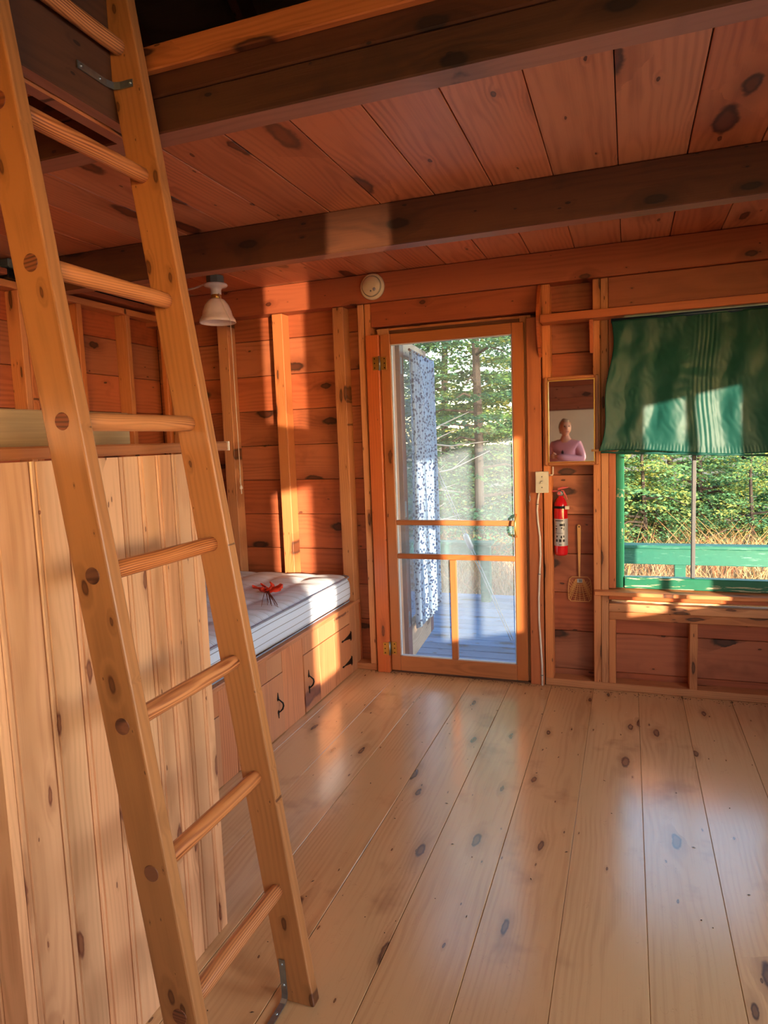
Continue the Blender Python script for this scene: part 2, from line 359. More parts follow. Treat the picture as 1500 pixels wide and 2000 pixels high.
def tubebm(bm, pts, rad, n=10, cap=True):
    pts = [Vector(p) for p in pts]; rings = []; s = None
    for i, p in enumerate(pts):
        d = (pts[min(i+1, len(pts)-1)] - pts[max(i-1, 0)]).normalized()
        if s is None: s, u = frame_from(d)
        else:
            s = (s - d*s.dot(d)).normalized(); u = s.cross(d)
        r = rad[i] if isinstance(rad, (list, tuple)) else rad
        rings.append([bm.verts.new(p + s*math.cos(2*math.pi*k/n)*r + u*math.sin(2*math.pi*k/n)*r) for k in range(n)])
    for a, b in zip(rings, rings[1:]):
        for k in range(n): bm.faces.new((a[k], a[(k+1) % n], b[(k+1) % n], b[k]))
    if cap: bm.faces.new(rings[0][::-1]); bm.faces.new(rings[-1])
    return bm
def tube(name, pts, rad, m, parent=None, n=10, smooth=True):
    return finish(tubebm(bmesh.new(), pts, rad, n), name, m, parent, None, smooth)
def lathe(name, prof, m, parent, mw, n=24, smooth=True, thick=0):
    bm = bmesh.new(); rings = []
    for r, z in prof:
        if r < 1e-5: rings.append([bm.verts.new((0, 0, z))])
        else: rings.append([bm.verts.new((r*math.cos(2*math.pi*k/n), r*math.sin(2*math.pi*k/n), z)) for k in range(n)])
    for a, b in zip(rings, rings[1:]):
        for k in range(n):
            k2 = (k+1) % n
            if len(a) == 1 and len(b) > 1: bm.faces.new((a[0], b[k2], b[k]))
            elif len(b) == 1 and len(a) > 1: bm.faces.new((a[k], a[k2], b[0]))
            elif len(a) > 1: bm.faces.new((a[k], a[k2], b[k2], b[k]))
    bmesh.ops.recalc_face_normals(bm, faces=bm.faces[:])
    o = finish(bm, name, m, parent, mw, smooth)
    if thick: s = o.modifiers.new('s', 'SOLIDIFY'); s.thickness = thick
    return o
T = Matrix.Translation
def RX(a): return Matrix.Rotation(a, 4, 'X')
def RY(a): return Matrix.Rotation(a, 4, 'Y')
def RZ(a): return Matrix.Rotation(a, 4, 'Z')
def prism(name, poly, depth, m, parent, mw, bev=0.0):
    """polygon in local xy extruded along +z"""
    bm = bmesh.new(); a = [bm.verts.new((p[0], p[1], 0)) for p in poly]; f = bm.faces.new(a)
    r = bmesh.ops.extrude_face_region(bm, geom=[f]); 
    for v in r['geom']:
        if isinstance(v, bmesh.types.BMVert): v.co.z += depth
    bmesh.ops.recalc_face_normals(bm, faces=bm.faces[:])
    if bev: bmesh.ops.bevel(bm, geom=bm.edges[:], offset=bev, segments=1, affect='EDGES')
    return finish(bm, name, m, parent, mw)

# ------------------------------------------------------------------ room shell
XL, XR, YB, YR = -2.99, 1.90, 3.89, -2.60     # board faces
YS = 3.80; XS = -2.90                         # stud faces
CZ = 2.37
# floor
floor = struct(slab('floor', [((XL-.1, YR-.1, -.10), (XR+.1, YB+.12, -.028))], M_void))
js = [-0.862, -0.635, -0.408, -0.182, 0.051, 0.270, 0.503]
x = js[0]
while x > XL: x -= 0.227; js.insert(0, x)
x = js[-1]
while x < XR: x += 0.23; js.append(x)
for a, b in zip(js, js[1:]):
    g = rnd(0.0003, 0.0009)
    box('plank', (max(a, XL)+g, YR, -0.028), (min(b, XR)-g, 3.90, rnd(-0.0012, 0)), M_floor, floor, 'y', 0.0015)

def paint_lit_underside(o):  # paints downward faces lighter, as if lit from below
    o.data.materials.append(M_under_lit)
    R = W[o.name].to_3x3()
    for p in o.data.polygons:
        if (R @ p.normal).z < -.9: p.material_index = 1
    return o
# ceiling of the loft deck, its beams
ceil = struct(slab('ceiling', [((XL, 1.52, CZ+.022), (XR, YB+.1, CZ+.034)), ((XL, YR, CZ+.022), (-1.16, 1.52, CZ+.034))], M_void))
cs = [-1.417, -1.180, -0.955, -0.725, -0.494, -0.266, -0.037, 0.193, 0.424]
x = cs[0]
while x > XL: x -= 0.235; cs.insert(0, x)
x = cs[-1]
while x < XR: x += 0.23; cs.append(x)
for a, b in zip(cs, cs[1:]):
    g = rnd(0.001, 0.0025)
    box('plank', (max(a, XL)+g, 1.515, CZ+rnd(0, .0015)), (min(b, XR)-g, YB, CZ+.022), M_ceil, ceil, 'y', 0.002)
for a, b in zip(cs, cs[1:]):
    if b < -1.0: box('plank', (max(a, XL)+.001, YR, CZ), (min(b, -1.16)-.001, 1.51, CZ+.022), M_ceil, ceil, 'y', 0.002)
paint_lit_underside(box('beam', (XL, 1.515, 2.20), (XR, 1.59, 2.285), M_beam, ceil, 'X', .004))
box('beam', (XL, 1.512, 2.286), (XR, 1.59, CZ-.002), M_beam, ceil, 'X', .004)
paint_lit_underside(box('beam', (XL, 2.715, 2.20), (XR, 2.79, CZ-.001), M_beam, ceil, 'X', .004))
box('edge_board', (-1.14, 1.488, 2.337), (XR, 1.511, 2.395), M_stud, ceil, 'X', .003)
paint_lit_underside(box('header_beam', (-1.188, YR, 2.190), (-1.150, 1.51, 2.46), M_beam, ceil, 'Y', .003))
paint_lit_underside(box('header_beam', (-1.228, YR, 2.185), (-1.190, 1.51, 2.44), M_stud, ceil, 'Y', .003))

# openings of the back wall
DX0, DX1, DZ = -1.375, -0.515, 2.06
WX0, WX1, WZ0, WZ1 = -0.065, 0.745, 0.49, 2.04
back = struct(slab('wall_back', [((XL-.1, YB+.025, -.15), (DX0, YB+.045, 2.6)), ((DX0, YB+.025, DZ), (DX1, YB+.045, 2.6)),
    ((DX1, YB+.025, -.15), (WX0, YB+.045, 2.6)), ((WX0, YB+.025, -.15), (WX1, YB+.045, WZ0)), ((WX0, YB+.025, WZ1), (WX1, YB+.045, 2.6)),
    ((WX1, YB+.025, -.15), (XR+.1, YB+.045, 2.6))], M_void))
zs = [-.02, .075] + [.297+.2215*i for i in range(10)]
for z0, z1 in zip(zs, zs[1:]):
    segs = [(XL, DX0), (DX1, WX0), (WX0, WX1), (WX1, XR)]
    if z0 > DZ-.1: segs = [(XL, XR)]
    for (a, b) in segs:
        if (a, b) == (WX0, WX1):
            if z0 > WZ0 and z1 < WZ1+.1: continue
            if z0 < WZ0 < z1: box('board', (a, YB, z0+.0015), (b, YB+.022, WZ0), M_wall, back, 'X', .0025); continue
        box('board', (a, YB+rnd(0, .002), z0+.0015), (b, YB+.022, min(z1, 2.6)-.0015), M_wall, back, 'X', .0025)
def stud(x0, x1, z0, z1, m=M_stud, y0=YS, y1=YB, p=back):
    return box('stud', (x0, y0, z0), (x1, y1, z1), m, p, 'z', .003)
for x0 in (-2.460, -2.066, -1.661): stud(x0, x0+(.075 if x0 < -2.4 else .070), .04, 2.205)
stud(-2.90, -2.865, .04, 2.2); stud(-2.862, -2.80, .04, 2.2, y0=3.83)
stud(-1.500, -1.462, .04, 2.205); stud(-1.455, -1.418, .04, 2.205)
stud(-.440, -.396, .04, 2.205); stud(-.178, -.140, .04, 2.205); stud(-.138, -.101, .04, 2.205)
stud(-.100, -.064, .04, .397); stud(.303, .342, .04, .397); stud(.745, .783, .04, .397); stud(.785, .823, .04, 2.205); stud(1.2, 1.238, .04, 2.205); stud(1.6, 1.638, .04, 2.205)
box('sole_plate', (-2.9, YS, 0), (-1.46, YB, .04), M_stud, back, 'x', .003)
box('sole_plate', (-.44, YS-.004, 0), (1.9, YB, .042), M_stud, back, 'x', .003)
box('top_plate', (XL, 3.782, 2.207), (XR, YB, CZ-.002), M_plate, back, 'X', .003)
box('door_header', (-1.415, 3.796, 2.068), (-.442, YB, 2.205), M_plate, back, 'X', .003)
box('window_header', (-.100, 3.798, 2.050), (.823, YB, 2.205), M_plate, back, 'X', .003)
box('door_stop', (-.562, 3.828, 0), (-.500, 3.93, 2.06), M_stud, back, 'z', .002)
box('door_stop', (-1.39, 3.828, 0), (-1.318, 3.93, 2.06), M_stud, back, 'z', .002)
box('door_stop', (-1.317, 3.832, 2.000), (-.563, 3.93, 2.062), M_beam, back, 'x', .002)
box('shim', (-1.33, 3.83, 2.045), (-.53, YB, 2.062), M_stud, back, 'X', .004)
# left wall
left = struct(slab('wall_left', [((XL-.05, YR-.1, -.1), (XL-.03, YB+.1, 2.6))], M_void))
for z0, z1 in zip(zs, zs[1:]):
    box('board', (XL-.025, YR, z0+.0215), (XL, YB, z1+.0185), M_wall, left, 'Y', .0025)
for y0 in (2.70, 3.09, 3.487, 2.74, 2.3, 1.9, 1.5, .7, -.1, -.9, -1.7):
    box('stud', (XL, y0, .04), (XS, y0+.037, 2.235), M_stud, left, 'z', .003)
box('top_plate', (XL, YR, 2.236), (XS, 3.79, 2.272), M_stud, left, 'y', .003)
box('ribbon_board', (XL, YR, 2.288), (XS+.03, 3.77, 2.318), M_plate, left, 'Y', .003)
# right wall with three windows (outside the photograph), rear wall
RW = [(1.47, 2.08), (.25, .88), (-1.02, -.47)]; RZ0, RZ1 = .78, 1.92
bx = [((XR, YR-.1, -.1), (XR+.06, YB+.1, RZ0)), ((XR, YR-.1, RZ1), (XR+.06, YB+.1, 2.45))]
e = [YR-.1] + [q for w in sorted(RW) for q in w] + [YB+.1]
for i in range(0, len(e), 2): bx.append(((XR, e[i], RZ0), (XR+.06, e[i+1], RZ1)))
rightw = struct(slab('wall_right', bx, M_wall))
for n, (y0, y1) in enumerate(RW):
    w = struct(slab(f'window_{n+2}', [((XR-.01, y0-.03, RZ0-.03), (XR+.05, y1+.03, RZ0+.015)), ((XR-.01, y0-.03, RZ1-.015), (XR+.05, y1+.03, RZ1+.03)),
        ((XR-.01, y0-.03, RZ0), (XR+.05, y0+.012, RZ1)), ((XR-.01, y1-.012, RZ0), (XR+.05, y1+.03, RZ1))], M_green))
    ym = (1.745, .52, -.66)[n]; wd = (.035, .03, .13)[n]
    box('mullion', (XR+.01, ym, RZ0), (XR+.04, ym+wd, RZ1), M_green, w, 'z')
    box('pane', (XR+.02, y0+.012, RZ0+.015), (XR+.024, y1-.012, RZ1-.015), M_glass, w, 'z', 0)
rear = struct(slab('wall_rear', [((XL-.1, YR-.06, -.1), (XR+.1, YR, 1.2)), ((XL-.1, YR-.06, 2.1), (XR+.1, YR, 2.45)),
    ((XL-.1, YR-.06, 1.2), (.25, YR, 2.1)), ((1.65, YR-.06, 1.2), (XR+.1, YR, 2.1))], M_wall))
for i in range(4):
    box('board', (XL, YR, 1.76+i*.165), (.25, YR+.02, 1.922+i*.165), M_wall, rear, 'X', .003)
w5 = struct(slab('window_5', [((.2, YR-.04, 1.16), (1.7, YR+.02, 1.21)), ((.2, YR-.04, 2.09), (1.7, YR+.02, 2.14)), ((.2, YR-.04, 1.2), (.26, YR+.02, 2.1)), ((1.64, YR-.04, 1.2), (1.7, YR+.02, 2.1)), ((.93, YR-.04, 1.2), (.97, YR+.01, 2.1))], M_green))  # unseen window added to carry the frontal fill lamp
box('pane', (.26, YR-.02, 1.21), (1.64, YR-.016, 2.09), M_glass, w5, 'x', 0)
pan = tag(box('wall_panel', (-1.9, YR+.021, .02), (-.2, YR+.05, 1.745), M_beige, None, 'X', .004), 'plain beige panel on the rear wall seen only in the mirror, behind the woman', 'panel')
# roof
rb = bmesh.new(); ridge = (0.7, 5.0); ex = (XL-.25, XR+.25)
def quad(bm, *p): return bm.faces.new([bm.verts.new(q) for q in p])
for (yy, zz) in ((4.25, 2.48), (-3.0, 2.48)):
    for dz in (0, .05): quad(rb, (ex[0], yy, zz+dz), (ex[1], yy, zz+dz), (ex[1], ridge[0], ridge[1]+dz), (ex[0], ridge[0], ridge[1]+dz))
for xx in (XL-.04, XR+.05):
    f = rb.faces.new([rb.verts.new(q) for q in ((xx, -2.9, 2.42), (xx, YB+.2, 2.42), (xx, ridge[0], ridge[1]))])
quad(rb, (XL, 3.92, 2.4), (XR, 3.92, 2.4), (XR, 3.92, 2.75), (XL, 3.92, 2.75)); quad(rb, (XL, -2.62, 2.4), (XR, -2.62, 2.4), (XR, -2.62, 2.8), (XL, -2.62, 2.8))
roof = struct(finish(rb, 'roof', M_darkwood))
for i in range(9):
    xx = XL+.2+i*.58
    for (yy, zz) in ((4.2, 2.43), (-2.9, 2.43)):
        a = Vector((xx, yy, zz)); b = Vector((xx, ridge[0], ridge[1]-.1)); d = (b-a); c = (a+b)/2
        s = Vector((1, 0, 0)); u = d.normalized().cross(s)
        R = Matrix((d.normalized(), s, u)).transposed().to_4x4()
        finish(boxbm((d.length, .045, .14), .003), 'rafter', M_beam, roof, T(c) @ R)

# ------------------------------------------------------------------ screen door
door = struct(thing('door_1', '', '', (-.95, 3.81, 0))); del door['label']; del door['category']
dx0, dx1, dz0, dz1 = -1.362, -.537, .012, 2.022; Y0, Y1 = 3.795, 3.825
box('stile', (dx0, Y0, dz0), (-1.303, Y1, dz1), M_door, door, 'z', .003)
box('stile', (-.600, Y0, dz0), (dx1, Y1, dz1), M_door, door, 'z', .003)
box('rail', (-1.302, Y0, 1.962), (-.601, Y1, dz1), M_door, door, 'X', .003)
box('rail', (-1.302, Y0, dz0), (-.601, Y1, .104), M_door, door, 'X', .003)
box('rail', (-1.302, Y0+.002, .906), (-.601, Y1, .936), M_door, door, 'X', .003)
box('rail', (-1.302, Y0+.002, .704), (-.601, Y1, .734), M_door, door, 'X', .003)
box('mullion', (-.982, Y0+.002, .105), (-.944, Y1, .703), M_door, door, 'z', .003)
M_bead = plain('silver_bead', (196, 198, 206), 0.5)
bd = slab('glazing_bead', [((-1.303, Y0+.008, .104), (-1.296, Y1-.002, 1.962)), ((-.607, Y0+.008, .104), (-.600, Y1-.002, 1.962)), ((-1.302, Y0+.008, .104), (-.601, Y1-.002, .110)), ((-1.302, Y0+.008, 1.957), (-.601, Y1-.002, 1.963))], M_bead, door)
box('pane', (-1.302, Y0+.017, .105), (-.601, Y0+.020, 1.962), M_dirty, door, 'Z', 0)
def hinge(p, zc):
    h = box('hinge', (-1.404, 3.772, zc-.038), (-1.367, 3.777, zc+.038), M_brass, p, 'z', .001)
    box('leaf', (-1.361, 3.790, zc-.038), (-1.326, 3.796, zc+.038), M_brass, h, 'z', .001)
    tube('pin', [(-1.364, 3.776, zc-.042), (-1.364, 3.776, zc+.042)], .0055, M_galv, h)
    for dx in (-1.392, -1.338):
        for dz in (-.026, 0, .026):
            lathe('screw', [(0, .0015), (.0035, .001), (.004, 0)], M_black, h, T((dx, 3.7715 if dx < -1.37 else 3.7895, zc+dz)) @ RX(math.pi/2), 8)
hinge(door, .152); hinge(door, 1.858)
tube('handle', [(-.592, 3.795, .968), (-.592, 3.765, .955), (-.592, 3.755, .925), (-.592, 3.755, .892), (-.592, 3.765, .862), (-.592, 3.795, .85)], [.009, .006, .006, .006, .006, .009], M_brass, door)
# casings beside the door (trim)
tL = struct(box('trim_1', (-1.447, 3.775, 0), (-1.366, YB, 2.022), M_case, None, 'z', .004))
tR = struct(box('trim_2', (-.522, 3.790, 0), (-.446, YB, 2.04), M_case, None, 'z', .004))
th = struct(box('threshold', (-1.45, 3.80, -.02), (-.45, 4.02, .006), M_beam, None, 'x', .004))
tube('hook', [(-.512, 3.788, 1.092), (-.512, 3.778, 1.088), (-.512, 3.774, 1.075), (-.510, 3.776, 1.055), (-.514, 3.772, 1.045), (-.518, 3.774, 1.056)], .0022, M_galv)
tag(bpy.data.objects['hook'], 'small wire latch hook screwed to the casing right of the glass door', 'hook')

# ------------------------------------------------------------------ back window
win = struct(thing('window_1', '', '', (.33, 3.86, .55))); del win['label']; del win['category']
box('jamb', (-.100, YS+.005, .57), (-.064, YB, 2.045), M_case, win, 'z', .003)
box('jamb', (.745, YS, .57), (.783, YB, 2.045), M_case, win, 'z', .003)
box('outer_frame', (-.064, 3.845, .566), (-.022, 3.90, 2.04), M_green, win, 'z', .003)
box('outer_frame', (.700, 3.845, .566), (.744, 3.90, 2.04), M_green, win, 'z', .003)
box('bottom_rail', (-.022, 3.835, .566), (.700, 3.89, .628), M_gworn, win, 'x', .004)
box('meeting_rail', (-.022, 3.85, 1.288), (.700, 3.89, 1.325), M_green, win, 'x', .004)
box('muntin', (.310, 3.85, .628), (.330, 3.885, 1.288), plain('grey_muntin', (92, 92, 96), .6), win, 'z', .004)
box('pane', (-.022, 3.868, .628), (.309, 3.871, 1.288), M_glass, win, 'z', 0)
box('pane', (.331, 3.868, .628), (.700, 3.871, 1.288), M_glass, win, 'z', 0)
box('pane', (-.022, 3.868, 1.325), (.700, 3.871, 2.04), M_glass, win, 'z', 0)
box('stool', (-.172, 3.742, .541), (.84, 3.900, .562), M_stud, win, 'x', .003)
box('sub_stool', (-.10, 3.770, .516), (.84, 3.900, .540), M_case, win, 'x', .003)
bm = bmesh.new(); prev = None
for i in range(41):
    xx = -.085+i*.022; w_ = .045*max(0, 1-abs(i-14)/34)+.015+.010*noise.noise((i*.35, 0, 0))
    r_ = [bm.verts.new(q) for q in ((xx, 3.845-w_, .500+.004*noise.noise((i*.5, 3, 0))), (xx, 3.845-w_, .508), (xx, 3.87, .513), (xx, 3.87, .498))]
    if prev:
        for k in range(4): bm.faces.new((prev[k], prev[(k+1) % 4], r_[(k+1) % 4], r_[k]))
    prev = r_
finish(bm, 'splintered_board', plain('splinter_wood', (222, 180, 132), .7, var=.3, scale=50), win)
box('sill', (-.100, 3.797, .443), (.823, YB, .487), M_stud, win, 'X', .003)
box('sill', (-.100, 3.801, .398), (.823, YB, .442), M_stud, win, 'X', .003)

# ------------------------------------------------------------------ shelf above the window
sh = thing('wall_shelf', 'long narrow wooden shelf on curved brackets above the green window curtain', 'shelf', (-.44, 3.8, 1.99))
box('shelf_board', (-.434, 3.675, 1.990), (1.15, 3.799, 2.010), M_case, sh, 'x', .003)
box('shelf_lip', (-.434, 3.668, 1.988), (1.15, 3.675, 2.028), M_case, sh, 'x', .002)
poly = [(0, 0)] + [(.10*math.sin(math.pi*t/10)**.8+.012, .38*t/10) for t in range(0, 11)] + [(0, .38)]
prism('bracket', poly, .018, M_case, sh, Matrix(((0, 0, 1, -.456), (-1, 0, 0, 3.7985), (0, 1, 0, 1.825), (0, 0, 0, 1))), .002)
poly2 = [(0, 0), (.018, 0), (.035, .05), (.055, .11), (.085, .162), (0, .162)]
prism('bracket', poly2, .020, M_case, sh, Matrix(((0, 0, 1, -.192), (-1, 0, 0, 3.7985), (0, 1, 0, 1.826), (0, 0, 0, 1))), .002)

# ------------------------------------------------------------------ green curtain
def curtain():
    NX, NZ = 150, 90; bm = bmesh.new(); g = []
    for j in range(NZ+1):
        t = j/NZ; row = []
        for i in range(NX+1):
            s = i/NX
            xl = -.083 - .066*t**2.2 + .012*math.sin(t*9); xr = .655 + .035*t**3 - .05*math.sin(math.pi*t)*.35
            x = xl + (xr-xl)*s
            zb = 1.315 - .035*s + .008*math.sin(s*7)
            z = 1.972 + (zb-1.972)*t
            # big folds and swags
            f = .022*math.sin(s*13+1.2*math.sin(t*3.0)+.6)*(.35+.65*t)
            f += .010*math.sin(s*31+2.0*t)*(.3+t) + .012*noise.noise((s*5, t*4, 1.3)) + .016*noise.noise((s*9+t*5, t*4-s*6, 7.3)) + .006*abs(noise.noise((s*22-t*9, t*12+s*8, 2.1)))
            # swag sagging from upper left
            cx, r0 = .30, math.hypot((s-.30)*1.3, (t+.05)*.9)
            f += .010*math.sin(r0*17)*max(0, 1-r0*1.6)
            # gathered strip right of centre
            q = math.exp(-((s-.60)/.07)**2); f = f*(1-q*.7) + q*(.0032*math.sin(s*230+1.5*math.sin(t*4)) - .010)
            f += .02*math.exp(-((s-.56)/.06)**2)*math.exp(-((t-.48)/.12)**2)
            f += .008*math.exp(-((s-.5)/.12)**2)*math.sin(t*46)*math.exp(-((t-.47)/.12)**2)
            e = max(0, 1-s/.12); f += .03*e*math.sin(t*3.1)
            if t > .955: f += .004*math.sin(s*330)
            y = 3.752 - .018 - f*.62 - .034*t
            row.append(bm.verts.new((x, min(y, 3.772), z)))
        g.append(row)
    for a, b in zip(g, g[1:]):
        for i in range(NX): bm.faces.new((a[i], a[i+1], b[i+1], b[i]))
    return bm
cu = thing('curtain', 'dark green satin half curtain hanging over the upper window on the right', 'curtain', (.3, 3.75, 1.3))
o = finish(curtain(), 'fabric', M_cgreen, cu, None, True); sm = o.modifiers.new('s', 'SOLIDIFY'); sm.thickness = .0012
tube('curtain_rod', [(-.085, 3.745, 1.975), (.70, 3.745, 1.975)], .011, M_blue, cu, 12)
sb = tubebm(bmesh.new(), [(-.135+.019*i, 3.704+.003*math.sin(i*1.7), 1.308-.0009*i+.0015*math.sin(i)) for i in range(42)], .006, 6)
finish(sb, 'hem_cord', M_cgreen, cu, None, True)
tag(box('wooden_slat', (-.185, 3.752, 1.312), (-.118, 3.760, 1.323), M_tan, None, 'x', .001), 'small pale wooden slat end poking out from the green curtain over the mirror frame', 'slat')

# ------------------------------------------------------------------ mirror
mi = thing('mirror', 'wall mirror in a thin wood and gilt frame reflecting a woman', 'mirror', (-.29, 3.79, 1.24))
mx0, mx1, mz0, mz1 = -.430, -.148, 1.240, 1.715
MY = 3.775
for (a, b, ax) in (((mx0, MY, mz0), (mx0+.019, 3.797, mz1), 'z'), ((mx1-.019, MY, mz0), (mx1, 3.797, mz1), 'z'),
                   ((mx0+.0191, MY, mz0), (mx1-.0191, 3.797, mz0+.019), 'X'), ((mx0+.0191, MY, mz1-.019), (mx1-.0191, 3.797, mz1), 'X')):
    box('frame_bar', a, b, M_door, mi, ax, .005)
slab('gilt_strip', [((mx0+.019, MY+.003, mz0+.019), (mx0+.025, 3.795, mz1-.019)), ((mx1-.025, MY+.003, mz0+.019), (mx1-.019, 3.795, mz1-.019)),
    ((mx0+.025, MY+.003, mz1-.024), (mx1-.025, 3.795, mz1-.019)), ((mx0+.025, MY+.003, mz0+.019), (mx1-.025, 3.795, mz0+.022))], M_gold, mi)
box('mirror_glass', (mx0+.025, MY+.008, mz0+.022), (mx1-.025, MY+.012, mz1-.024), M_mirror, mi, 'x', 0)

# ------------------------------------------------------------------ switch, cables
sw = thing('light_switch', 'ivory toggle light switch plate beside the glass door, above the fire extinguisher', 'light switch', (-.44, 3.79, 1.15))
box('switch_box', (-.470, 3.762, 1.100), (-.415, 3.789, 1.205), M_white, sw, 'z', .004)
box('cover_plate', (-.478, 3.755, 1.095), (-.407, 3.762, 1.212), M_ivory, sw, 'z', .003)
box('toggle', (-.448, 3.742, 1.147), (-.438, 3.756, 1.160), M_ivory, sw, 'z', .002, RX(.4))
for z in (1.125, 1.183): lathe('screw', [(0, .0015), (.003, .001), (.0035, 0)], M_grey, sw, T((-.443, 3.7548, z)) @ RX(math.pi/2), 10)
tube('connector', [(-.407, 3.79, 1.190), (-.390, 3.79, 1.190), (-.387, 3.79, 1.197), (-.387, 3.79, 1.235)], .0045, M_white, sw)
pts = [(-.462, 3.785, 1.096), (-.470, 3.785, 1.05), (-.474, 3.785, 1.0), (-.470, 3.785, .93), (-.461, 3.785, .85), (-.459, 3.785, .75), (-.466, 3.785, .62), (-.471, 3.785, .5), (-.471, 3.785, .38), (-.464, 3.785, .25), (-.458, 3.785, .12), (-.458, 3.785, .0)]
cb = thing('electric_cable', 'white cable stapled down the casing below the light switch', 'cable', (-.46, 3.785, 0))
tube('sheath', pts, .0055, M_white, cb, 8)
for z, xx in ((1.03, -.472), (.64, -.4655), (.06, -.458)): box('staple', (xx-.008, 3.777, z-.002), (xx+.008, 3.789, z+.002), M_grey, cb, 'x', .0005)
tag(tube('corner_cable', [(-2.80, 3.80, 2.18), (-2.785, 3.79, 1.9), (-2.775, 3.79, 1.6), (-2.775, 3.79, 1.2), (-2.77, 3.79, .7)], .008, M_white, None, 8), 'white cable running down the far left corner studs behind the ladder', 'cable')
tag(tube('ceiling_cable', [(-2.275, 3.42, 2.335), (-2.36, 3.44, 2.325), (-2.5, 3.47, 2.326), (-2.65, 3.55, 2.33), (-2.8, 3.6, 2.335)], .006, M_white, None, 8), 'white cable running along the ceiling from the lamp towards the left wall', 'cable')

# ------------------------------------------------------------------ ceiling lamp
LX, LY = -2.205, 3.42
lampo = thing('ceiling_lamp', 'white bell shaded lamp with pull cord hanging below the plank ceiling', 'lamp', (LX, LY, 2.37))
lathe('junction_box', [(0, 0), (.050, 0), (.050, -.042), (0, -.042)], M_grey, lampo, T((LX, LY, 2.369)), 8, False)
lathe('porcelain_base', [(0, -.042), (.064, -.043), (.068, -.050), (.060, -.058), (.036, -.064), (.029, -.078), (.030, -.100), (.022, -.108), (0, -.108)], M_porc, lampo, T((LX, LY, 2.369)), 28)
lathe('brass_collar', [(.026, -.100), (.029, -.103), (.029, -.126), (.024, -.130)], M_brass, lampo, T((LX, LY, 2.369)), 20)
lathe('shade', [(.028, -.122), (.046, -.132), (.066, -.158), (.080, -.192), (.087, -.222), (.092, -.226), (.093, -.234), (.099, -.238), (.103, -.256), (.100, -.258)], M_opal, lampo, T((LX, LY, 2.369)), 40, True, .003)
pc = tube('pull_cord', [(LX+.03, LY-.02, 2.27), (LX+.075, LY-.05, 2.19), (LX+.101, LY-.03, 2.112), (LX+.1035, LY-.03, 2.0), (LX+.104, LY-.03, 1.72), (LX+.108, LY-.03, 1.17)], .0022, M_white, lampo, 6)
lathe('pull_knob', [(0, .02), (.005, .018), (.009, .006), (.009, 0), (.0035, -.004), (.0035, -.03), (0, -.031)], M_white, pc, T((LX+.108, LY-.03, 1.165)), 12)
tube('knot', [(LX+.107, LY-.03, 1.235), (LX+.101, LY-.03, 1.205), (LX+.107, LY-.03, 1.185)], .0015, M_white, pc, 6)

# ------------------------------------------------------------------ smoke detector
sd = thing('smoke_detector', 'round cream smoke detector on the top plate left of the door', 'smoke detector', (-1.393, 3.78, 2.29))
F = T((-1.388, 3.7815, 2.292)) @ RX(math.pi/2)
lathe('base', [(0, 0), (.073, 0), (.074, .012), (.068, .022), (.055, .024)], M_cream, sd, F, 40)
lathe('cover', [(.0545, .022), (.055, .030), (.050, .036), (.0, .038)], M_cream, sd, F, 40)
lathe('slot_ring', [(.0555, .0235), (.0575, .0262), (.0595, .0228)], M_grey, sd, F, 40)
lathe('button', [(.009, .0375), (.008, .041), (0, .042)], M_silver, sd, F @ T((.020, -.020, 0)), 16)
lathe('indicator', [(.0045, .0375), (.004, .040), (0, .0405)], M_grey, sd, F @ T((-.001, -.028, 0)), 12)

# ------------------------------------------------------------------ fire extinguisher
fx, fy = -.352, 3.835
ext = thing('fire_extinguisher', 'red fire extinguisher strapped to the wall between two studs', 'fire extinguisher', (fx, fy, .74))
FE = T((fx, fy, .742))
lathe('cylinder', [(0, .004), (.030, 0), (.036, .006), (.037, .020), (.037, .265), (.034, .290), (.024, .312), (.014, .322), (.014, .334), (0, .336)], M_red, ext, FE, 32)
lab = lathe('label', [(.0374, .055), (.0374, .205)], M_silver, ext, FE, 32)
M_lbl = NT('label_print'); _c = M_lbl.sep(M_lbl.new('ShaderNodeTexCoord').outputs['Object'])
for k, (u, z, w, h) in enumerate([(-.6, .150, .30, .006), (-.6, .140, .25, .003), (-.6, .165, .30, .003), (-.6, .132, .28, .002), (.15, .172, .5, .012), (.55, .172, .18, .016), (.2, .155, .22, .008), (.5, .150, .10, .014),
        (-.3, .126, 1.3, .0016), (-.5, .108, .20, .010), (.15, .105, .22, .014), (.5, .108, .16, .012), (-.55, .085, .30, .014), (-.02, .085, .34, .016), (.5, .085, .30, .014), (-.2, .195, 1.2, .005), (0, .062, .4, .003)]):
    bm = bmesh.new(); r = .0378; n = 6
    a = [[bm.verts.new((r*math.cos(-math.pi/2+u+w*(i/n-.5)), r*math.sin(-math.pi/2+u+w*(i/n-.5)), z+dz)) for i in range(n+1)] for dz in (-h/2, h/2)]
    for i in range(n): bm.faces.new((a[0][i], a[0][i+1], a[1][i+1], a[1][i]))
    finish(bm, 'printed_mark', M_ink, lab, FE)
lathe('strap', [(.0385, .262), (.0385, .276)], M_black, ext, FE, 32, True, .002)
box('buckle', (fx+.025, fy-.040, .742+.258), (fx+.048, fy-.020, .742+.276), M_white, ext, 'x', .002)
lathe('neck', [(.014, .330), (.017, .336), (.017, .356), (0, .358)], M_galv, ext, FE, 16)
lathe('gauge', [(0, 0), (.014, 0), (.014, .006), (.011, .008), (0, .008)], M_galv, ext, FE @ T((-.005, -.016, .346)) @ RX(math.pi/2), 20)
lathe('gauge_face', [(0, .0085), (.010, .0085)], M_pinkp, ext, FE @ T((-.005, -.016, .346)) @ RX(math.pi/2), 20)
